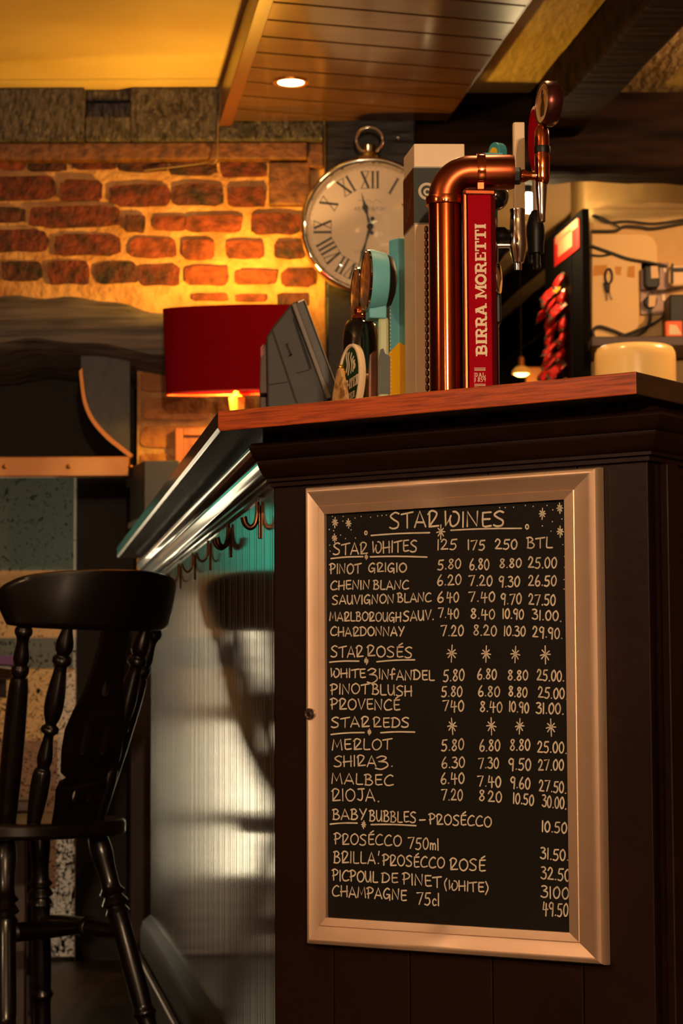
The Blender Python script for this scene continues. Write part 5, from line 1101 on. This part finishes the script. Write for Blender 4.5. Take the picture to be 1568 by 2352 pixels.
b = MB(); b.box(a0_.x - .006, a1_.x + .004, AY - .012, AY + .02, a0_.z - .006, a0_.z + .002); b.box(a0_.x, a1_.x - .004, AY - .003, AY + .012, ZT, a0_.z - .006); b.build('stem', tb_m, ah, bevel=.001)

# ------------------------------------------------------------------ downlight in the bulkhead
def downlight(x, y, watts, lab, r_=1.0):
    dd = thing('downlight', lab, 'ceiling light', (x, y, ZB - .004), 0, 'downlights in the boarded bulkhead')
    MB().lathe([(.034, .010), (.034, -.0005), (.039, -.004), (.046, -.0035), (.0465, .0)], (x, y, ZB), Z, 36, cap=False).build('trim_ring', mat('brass_downlight_ring', lin((190, 130, 60)), .35, metal=.9), dd, smooth=45)
    MB().lathe([(.0005, .002), (.0335, .003)], (x, y, ZB - .0055), Z, 30, cap=False).build('lens', mat('hot_lens', (0, 0, 0), .5, emit=(1, .80, .34), estr=14), dd)
    light('downlight_light', 'SPOT', (x, y, ZB - .012), watts, WARM, .03, spot_size=R(150), spot_blend=.8)
dl = on_plane(668, 188, Vector((0, 0, ZB)), Z)
downlight(dl.x, dl.y, DOWN_W, 'small round recessed downlight glowing in the boarded bulkhead')
downlight(dl.x + TC * 1.05 + .10, dl.y - 1.05, DOWN2_W, 'added recessed downlight nearer the camera in the bulkhead, unseen above the picture')  # added out of view to light packets, partition and canister
downlight(dl.x + TC * 2.2 + .10, dl.y - 2.2, DOWN3_W, 'added recessed downlight over the front of the bar, unseen above the picture')  # added out of view to light the taps from above
def fill_spot(x, y, watts, lab, drop=0.0):
    s_ = thing('fill_spot', lab, 'ceiling light', (x, y, ZC - .02))
    if drop: MB().tube([(x, y, ZC - .02), (x, y, ZC - .02 - drop)], .004, 8).build('flex', blackp, s_)
    MB().lathe([(.05, .019), (.05, .006), (.03, .0)], (x, y, ZC - .02), Z, 28).build('base', brass, s_, smooth=40)
    MB().lathe([(.001, -.03), (.024, -.024), (.03, -.008), (.026, .0)], (x, y, ZC - .02 - drop), Z, 24).build('bulb', mat('fill_bulb', (0, 0, 0), .5, emit=WARM, estr=20), s_, smooth=60)
    light('fill_spot_light', 'POINT', (x, y, ZC - .07 - drop), watts, WARM, .03)
fill_spot(.98, 7.75, FAR_W, 'added fill light of the far room, hidden behind the cream partition', .36)  # added out of view to brighten the ceiling beyond the beam
fill_spot(1.45, 5.2, SPOT_W, 'added fill light over the back counter, unseen right of the picture')  # added out of view to brighten the cream partition
vl = thing('vestibule_fill_lamp', 'added fill light as a small wall lamp, unseen round the vestibule corner', 'wall light', (-.58, 7.5, .95))
MB().lathe([(.04, 0), (.04, .012), (.02, .03)], (-.5805, 7.5, .95), (-1, 0, 0), 20).build('back_plate', brass, vl, smooth=40)
MB().lathe([(.012, .03), (.03, .05), (.03, .075), (.001, .09)], (-.5805, 7.5, .95), (-1, 0, 0), 20).build('bulb', mat('fill_bulb', (0, 0, 0), .5), vl, smooth=60)
light('vestibule_fill_light', 'POINT', (-.70, 7.5, .95), VEST_W, (1, .68, .42), .05)  # unseen fill added to brighten the vestibule wall and etched border

# ------------------------------------------------------------------ beyond the beam: pendant bulb, snack card, partition fittings
bq = at(1213, 466, 6.52)
pd = thing('pendant_bulb', 'bare glowing candle bulb hanging behind the beer tap handles', 'ceiling light', (bq.x, bq.y, bq.z))
MB().lathe([(.004, -.030), (.016, -.024), (.025, -.006), (.019, .016), (.010, .028)], bq, Z, 20).build('bulb', mat('white_hot_bulb', (0, 0, 0), .5, emit=(1, .82, .46), estr=60), pd, smooth=70)
b = MB(); b.lathe([(.010, .027), (.011, .03), (.011, .06), (.004, .065)], bq, Z, 16); b.tube([bq + Z * .06, Vector((bq.x, bq.y, ZC - .001))], .003, 8); b.build('flex_and_holder', blackp, pd, smooth=40)
light('pendant_light', 'POINT', bq - Z * .06, PENDANT_W, (1.0, .72, .34), .035)
# small distant lamp
sq = at(1197, 858, 8.6)
dlp = thing('distant_pendant', 'small glowing pendant lamp far off in the dark room beyond', 'ceiling light', sq)
MB().lathe([(.036, -.002), (.034, .010), (.022, .024), (.012, .028)], sq, Z, 24).build('shade', mat('amber_small_shade', lin((200, 110, 30)), .4, emit=(1, .42, .05), estr=.35), dlp, smooth=50)
MB().lathe([(.0005, -.012), (.016, -.010), (.031, .0), (.031, .002)], sq, Z, 20).build('bulb', mat('small_hot_bulb', (0, 0, 0), .5, emit=(1, .72, .12), estr=16), dlp, smooth=60)
b = MB(); b.lathe([(.014, .026), (.012, .06), (.005, .066)], sq, Z, 14); b.build('holder', mat('orange_brass', lin((170, 100, 40)), .4, metal=.5), dlp, smooth=40)
MB().tube([sq + Z * .06, Vector((sq.x, sq.y, ZC - .001))], .0015, 6).build('flex', groove, dlp)
light('distant_light', 'POINT', sq - Z * .05, .5, AMBER, .02)
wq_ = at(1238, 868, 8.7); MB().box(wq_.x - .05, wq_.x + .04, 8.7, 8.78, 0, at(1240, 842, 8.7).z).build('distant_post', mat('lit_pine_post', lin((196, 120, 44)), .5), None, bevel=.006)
struct(bpy.data.objects['distant_post'])

# black side panel and the card of red snack packets on it
SF = at(1336, 500, 6.46); pz_t = at(1338, 479, 6.46).z
panel_poly = [Vector((SF.x, 6.46, 0)), Vector((at(1353, 500, 6.46).x, 6.46, 0))]; panel_poly += [panel_poly[1] + S * .46, panel_poly[0] + S * .46]
struct(MB().prism([(p.x, p.y) for p in panel_poly], 0, pz_t).build('panel_side', mat('black_panel_paint', lin((18, 15, 14)), .95, spec=.05), bevel=.003))
cn = NL; co = Vector((SF.x, 6.46, 0)) + NL * .001
def cd(s_, z_, o=0): return co + S * s_ + Z * z_ + cn * o
card = thing('snack_card', 'red and white header card of a snack strip hanging on the black panel', 'snack card', cd(.2, 1.55))
zh1 = at(1335, 498, 6.46).z; zh0 = at(1325, 572, 6.50).z
card_red = mat('bright_red_card', lin((214, 34, 22)), .5); card_w = mat('cream_card_print', lin((232, 190, 140)), .6)
b = MB(); b.slab([(.02, zh0), (.32, zh0), (.32, zh1), (.02, zh1)], co, S, Z, cn, 0, .003); b.build('header', card_red, card)
b = MB(); b.slab([(.03, zh0 + .088), (.30, zh0 + .088), (.30, zh1 - .022), (.03, zh1 - .022)], co, S, Z, cn, .0032, .004); b.slab([(.10, zh0 + .02), (.27, zh0 + .02), (.27, zh0 + .075), (.10, zh0 + .075)], co, S, Z, cn, .0032, .004); b.build('header_print', mat('header_print', lin((196, 140, 100)), .7, spec=.1), card)
b = MB(); b.slab([(.12, 1.50), (.36, 1.50), (.36, zh0), (.12, zh0)], co, S, Z, cn, 0, .002); b.build('strip', blackp, card)
pk_red = mat('red_foil_packet', lin((232, 34, 24)), .45, col2=lin((206, 20, 16)), nscale=40, bump=.8, bscale=45); pk_sil = mat('silver_foil_crimp', lin((170, 140, 120)), .3, metal=.8); tagy = mat('orange_price_sticker', lin((240, 160, 40)), .5)
def packet(i, s_, z_, tilt, stick, lab):
    p_ = thing('snack_packet', lab, 'snack packet', cd(s_, z_, .012), 0, 'red snack packets on the card')
    rows = []; W_, H_ = .046, .042
    cs, sn = math.cos(tilt), math.sin(tilt)
    def mk(u, v, side):
        uc, vc = min(1, max(0, u)), min(1, max(0, v)); u_, v_ = u, v; u, v = uc, vc
        bul = .010 * (1 - (2 * u - 1) ** 4) * (1 - (2 * v - 1) ** 4) + .002 * rnd.uniform(-1, 1)
        u, v = u_, v_
        x = (u - .5) * W_; y_ = (v - .5) * H_; a = x * cs - y_ * sn; c = x * sn + y_ * cs
        return cd(s_ + a, z_ + c, .016 + stick * (1 - v) + side * bul)
    b_ = MB(); n = 7
    fr2 = [[mk(i_ / n, j / n, 1) for i_ in range(n + 1)] for j in range(n + 1)]; bk2 = [[mk(i_ / n, j / n, -1) for i_ in range(n + 1)] for j in range(n + 1)]
    b_.grid(fr2); b_.grid(bk2); b_.build('pouch', pk_red, p_, smooth=70)
    for v0, v1 in ((-.12, .10), (.88, 1.10)):
        b_ = MB(); b_.grid([[mk(i_ / n, v0, 1.15) for i_ in range(n + 1)], [mk(i_ / n, v1, 1.15) for i_ in range(n + 1)]]); b_.build('crimp', pk_sil, p_)
    b_ = MB(); b_.grid([[mk(.3, .3, 1.12), mk(.5, .28, 1.12)], [mk(.32, .55, 1.12), mk(.55, .5, 1.12)]]); b_.build('logo_patch', pk_sil, p_)
    if i in (1, 12): 
        b_ = MB(); b_.grid([[mk(-.2, .85, 1.4), mk(.25, .85, 1.4)], [mk(-.2, 1.2, 1.4), mk(.25, 1.2, 1.4)]]); b_.build('price_sticker', tagy, p_)
ordn = ['top', 'second', 'third', 'fourth', 'fifth', 'sixth', 'seventh', 'eighth', 'ninth', 'tenth']
i = 0
for r_ in range(10):
    for c_, s_ in enumerate((.165, .245, .325)):
        packet(i, s_ + rnd.uniform(-.010, .010), 1.925 - r_ * .0425 + rnd.uniform(-.010, .010) - c_ * .01, rnd.uniform(-.6, .6), .006 + rnd.uniform(0, .036), 'red foil snack packet, %s down in the %s column of the card' % (ordn[r_], ('right', 'middle', 'left')[c_])); i += 1
# backing board, sockets, plugs, cables
FYB = PY
bbm = mat('cream_backing_board', lin((232, 188, 116)), .5)
bb = thing('backing_board', 'cream rounded backing board fixed to the wall behind the sockets', 'board', (at(1430, 660, FYB).x, FYB, at(1430, 790, FYB).z))
def fp(px, py, o=0.0): q = at(px, py, FYB); return Vector((q.x, FYB - o, q.z))
rr_ = [(1357, 538), (1480, 538), (1498, 546), (1508, 565), (1510, 600), (1510, 620), (1466, 624), (1468, 792), (1357, 792)]
def fslab(pp, o0, o1, name, m, parent, bev=.0, mb=None):
    b_ = MB(); b_.slab([(fp(*p).x, fp(*p).z) for p in pp], (0, FYB, 0), ex, Z, NP, o0, o1); return b_.build(name, m, parent, bevel=bev)
fslab(rr_, .0005, .012, 'board', bbm, bb, .004)
for k, pp in enumerate(([(1362, 612), (1392, 610), (1394, 632), (1360, 636)], [(1410, 614), (1426, 614), (1424, 634), (1412, 632)], [(1440, 614), (1456, 612), (1456, 640), (1438, 638)])): fslab(pp, .0122, .0126, 'tape_remnant', mat('brown_tape_residue', lin((206, 140, 56)), .7), bb)
sock = mat('pinkish_white_plate', lin((170, 132, 112)), .45)
def socket(px0, py0, px1, py1, lab):
    s_ = thing('wall_socket', lab, 'socket', fp((px0 + px1) / 2, py1), 0, 'wall sockets')
    b_ = MB(); c0, c1_ = fp(px0, py1), fp(px1, py0); b_.box(c0.x, c1_.x, FYB - .012, FYB - .0005, c0.z, c1_.z); b_.build('face_plate', sock, s_, bevel=.003)
    b_ = MB(); b_.box(c1_.x - .016, c1_.x - .006, FYB - .016, FYB - .012, c1_.z - .03, c1_.z - .012); b_.build('switch', white, s_, bevel=.001)
socket(1469, 604, 1534, 668, 'upper wall socket holding the black adapter'); socket(1469, 669, 1530, 724, 'lower wall socket holding the round plug')
ad = thing('power_adapter', 'black square power adapter with a pale label in the upper socket', 'adapter', fp(1493, 668))
fslab([(1475, 617), (1510, 615), (1510, 660), (1505, 668), (1482, 668), (1475, 660)], .0125, .045, 'adapter_body', blackp, ad, .004)
fslab([(1489, 618), (1505, 618), (1508, 645), (1490, 646)], .0452, .046, 'label', card_w, ad)
pg = thing('mains_plug', 'black rounded mains plug with a pale label in the lower socket', 'plug', fp(1490, 712))
fslab([(1475, 692), (1484, 684), (1500, 683), (1506, 692), (1502, 708), (1494, 712), (1482, 711), (1475, 703)], .0125, .036, 'plug_body', blackp, pg, .004)
fslab([(1486, 684), (1503, 683), (1500, 709), (1485, 710)], .0362, .037, 'label', card_w, pg)
fslab([(1487, 711), (1495, 711), (1494, 725), (1488, 725)], .016, .028, 'cable_grip', blackp, pg, .001)
cab = mat('black_cable', lin((38, 32, 24)), .5)
def cable(pp, r_, lab, o=.012):
    pts_ = smooth_pts([fp(a_, c_, o if len(z_) == 0 else z_[0]) for a_, c_, *z_ in pp], 6); m0 = pts_[0]
    b_ = MB(); b_.tube(pts_, r_, 8); o_ = b_.build('wall_cable', cab, None, smooth=70, loc=m0); tag(o_, lab, 'cable', 'cables on the cream wall')
cable([(1358, 497), (1392, 512), (1440, 510), (1500, 515), (1568, 506), (1600, 504)], .0032, 'uppermost thin black cable across the cream wall')
cable([(1356, 533), (1410, 532), (1432, 522), (1465, 523), (1500, 526), (1568, 514), (1600, 510)], .0045, 'black cable crossing just above the cream backing board')
cable([(1362, 496), (1380, 502), (1404, 514), (1424, 526)], .003, 'short black cable slanting down between the two upper wall cables')
cable([(1354, 567), (1400, 583), (1440, 597), (1490, 606), (1530, 615)], .0045, 'black cable slanting across the backing board to the upper socket', .018)
cable([(1354, 588), (1380, 590), (1410, 584)], .003, 'short thin cable on the backing board below the slanting cable', .018)
cable([(1491, 724), (1488, 745), (1474, 764), (1440, 774), (1405, 762), (1375, 753), (1360, 762), (1362, 782)], .005, 'thick black flex looping down from the mains plug', .022)
cable([(1400, 784), (1450, 766), (1500, 745), (1545, 712), (1570, 700)], .0035, 'thin black cable rising to the right below the sockets', .030)
cable([(1498, 668), (1492, 676), (1520, 672), (1570, 660)], .003, 'thin cable running right from under the black adapter', .03)
kl = thing('key_loop', 'small black key loop hanging on the cream backing board', 'keys', fp(1394, 690))
b = MB(); b.tube([fp(1396 + 8 * math.cos(a), 637 + 17 * math.sin(a), .018) for a in [2 * math.pi * k / 20 for k in range(20)]], .0028, 8, closed=True); b.build('loop', blackp, kl, smooth=70)
fslab([(1384, 650), (1399, 656), (1398, 676), (1388, 672)], .0125, .024, 'fob', blackp, kl, .003)
b = MB(); b.tube([fp(1390, 674, .018), fp(1393, 692, .018)], .0018, 6); b.tube([fp(1397, 674, .018), fp(1404, 690, .018)], .0018, 6); b.build('key', steel, kl)
# white plug and dark box at the picture edge, shelf, orange pack, canister
wp_ = thing('white_charger', 'white plug-in charger with a black bracket at the right edge of the wall', 'charger', fp(1550, 664))
fslab([(1530, 630), (1538, 612), (1600, 612), (1600, 660), (1540, 664), (1529, 655)], .0005, .040, 'charger_body', mat('cream_charger', lin((224, 180, 124)), .4), wp_, .006)
fslab([(1540, 622), (1600, 620), (1600, 629), (1540, 630)], .0405, .047, 'bracket_bar', blackp, wp_, .001); fslab([(1536, 612), (1541, 612), (1541, 658), (1536, 658)], .0405, .047, 'bracket_post', blackp, wp_, .001)
SHY = 6.36; sz_t = at(1520, 772, SHY).z
shf = MB().box(at(1358, 775, SHY).x, X1 - .002, SHY, PY - .0005, sz_t - .028, sz_t).build('wall_shelf', mat('dark_shelf', lin((60, 36, 22)), .45), None, bevel=.003); tag(shf, 'dark wooden wall shelf below the sockets, mostly behind the white canister', 'shelf')
dbx = MB().box(at(1537, 700, SHY + .06).x, at(1640, 700, SHY + .06).x, SHY + .06, SHY + .18, sz_t + .0005, at(1540, 676, SHY + .06).z); o_ = dbx.build('dark_box', blackp, None, bevel=.004, loc=(at(1580, 700, 6.4).x, 6.42, sz_t)); tag(o_, 'black box standing on the dark wall shelf at the right edge', 'box')
on_ = at(1529, 770, SHY + .01)
og = thing('orange_packet', 'small orange packet with a white patch on the dark wall shelf', 'packet', (on_.x + .02, SHY + .03, sz_t))
ow_ = .046; zo = at(1530, 737, SHY + .01).z
MB().box(on_.x, on_.x + ow_, SHY + .012, SHY + .04, sz_t + .0005, zo).build('carton', mat('orange_carton', lin((232, 92, 30)), .5), og, bevel=.002)
b = MB(); b.slab([(on_.x + .008, sz_t + .006), (on_.x + .044, sz_t + .006), (on_.x + .030, zo - .012), (on_.x + .010, zo - .010)], (0, SHY + .012, 0), ex, Z, NP, .0002, .001); b.build('white_patch', mat('pale_patch', lin((220, 196, 160)), .6), og)
CY = 5.2; cxm = at(1458, 830, CY).x; cr_ = 94 / FPX * CY; cz1 = at(1458, 797, CY).z
can_base = ZT + .02
cn_ = thing('white_canister', 'large glossy cream round-topped canister standing behind the bar corner', 'canister', (cxm, CY, 1.10))
MB().lathe([(cr_ * .96, 0), (cr_, .01), (cr_, cz1 - 1.10 - .028), (cr_ * .985, cz1 - 1.10 - .014), (cr_ * .93, cz1 - 1.10 - .004), (cr_ * .84, cz1 - 1.10), (.001, cz1 - 1.10 + .002)], (cxm, CY, 1.10), Z, 64).build('drum', mat('glossy_cream_enamel', lin((244, 206, 132)), .28, coat=.4, coat_rough=.12), cn_, smooth=40)
ring('base_band', chrome, (cxm, CY, 1.112), Z, cr_ * 1.01, .008, cn_)
# back counter carrying the canister
bcn = thing('back_counter', 'dark back counter behind the bar that carries the cream canister', 'counter', (cxm, 5.3, 0))
MB().box(.72, 2.1, 4.95, 5.55, 1.06, 1.0995).build('worktop', top_m, bcn, bevel=.003)
MB().box(.76, 2.1, 5.0, 5.55, 0, 1.06).build('carcass', dark_paint, bcn)

# ------------------------------------------------------------------ added warm fill lights, unseen behind and left of the camera
def sconce(x, y, z, n, lab, k=1.0):
    s_ = thing('fill_sconce', lab, 'wall light', (x, y, z), 0, 'added fill lights out of view')
    n = Vector(n); o = Vector((x, y, z))
    MB().lathe([(.05, 0), (.05, .012), (.03, .02)], o, n, 24).build('back_plate', brass, s_, smooth=40)
    MB().tube(smooth_pts([o, o + n * .06 - Z * .02, o + n * .10, o + n * .10 + Z * .04], 5), .006, 10).build('arm', brass, s_, smooth=60)
    c = o + n * .10 + Z * .09
    MB().lathe([(.012, -.05), (.02, -.035), (.032, 0), (.026, .03), (.004, .05)], c, Z, 20).build('bulb', mat('sconce_bulb', (0, 0, 0), .5, emit=WARM, estr=40), s_, smooth=70)
    light('sconce_fill_light', 'POINT', c, SCONCE_W * k, SOFT, .045)
sconce(-1.15, Y0 + .012, 1.90, (0, 1, 0), 'added fill light as a brass wall light behind the camera, left')
sconce(.55, Y0 + .001, 1.90, (0, 1, 0), 'added fill light as a brass wall light behind the camera, right', 19.0)
sconce(X0 + .001, 1.5, 1.75, (1, 0, 0), 'added fill light as a brass wall light on the left wall', 1.3)
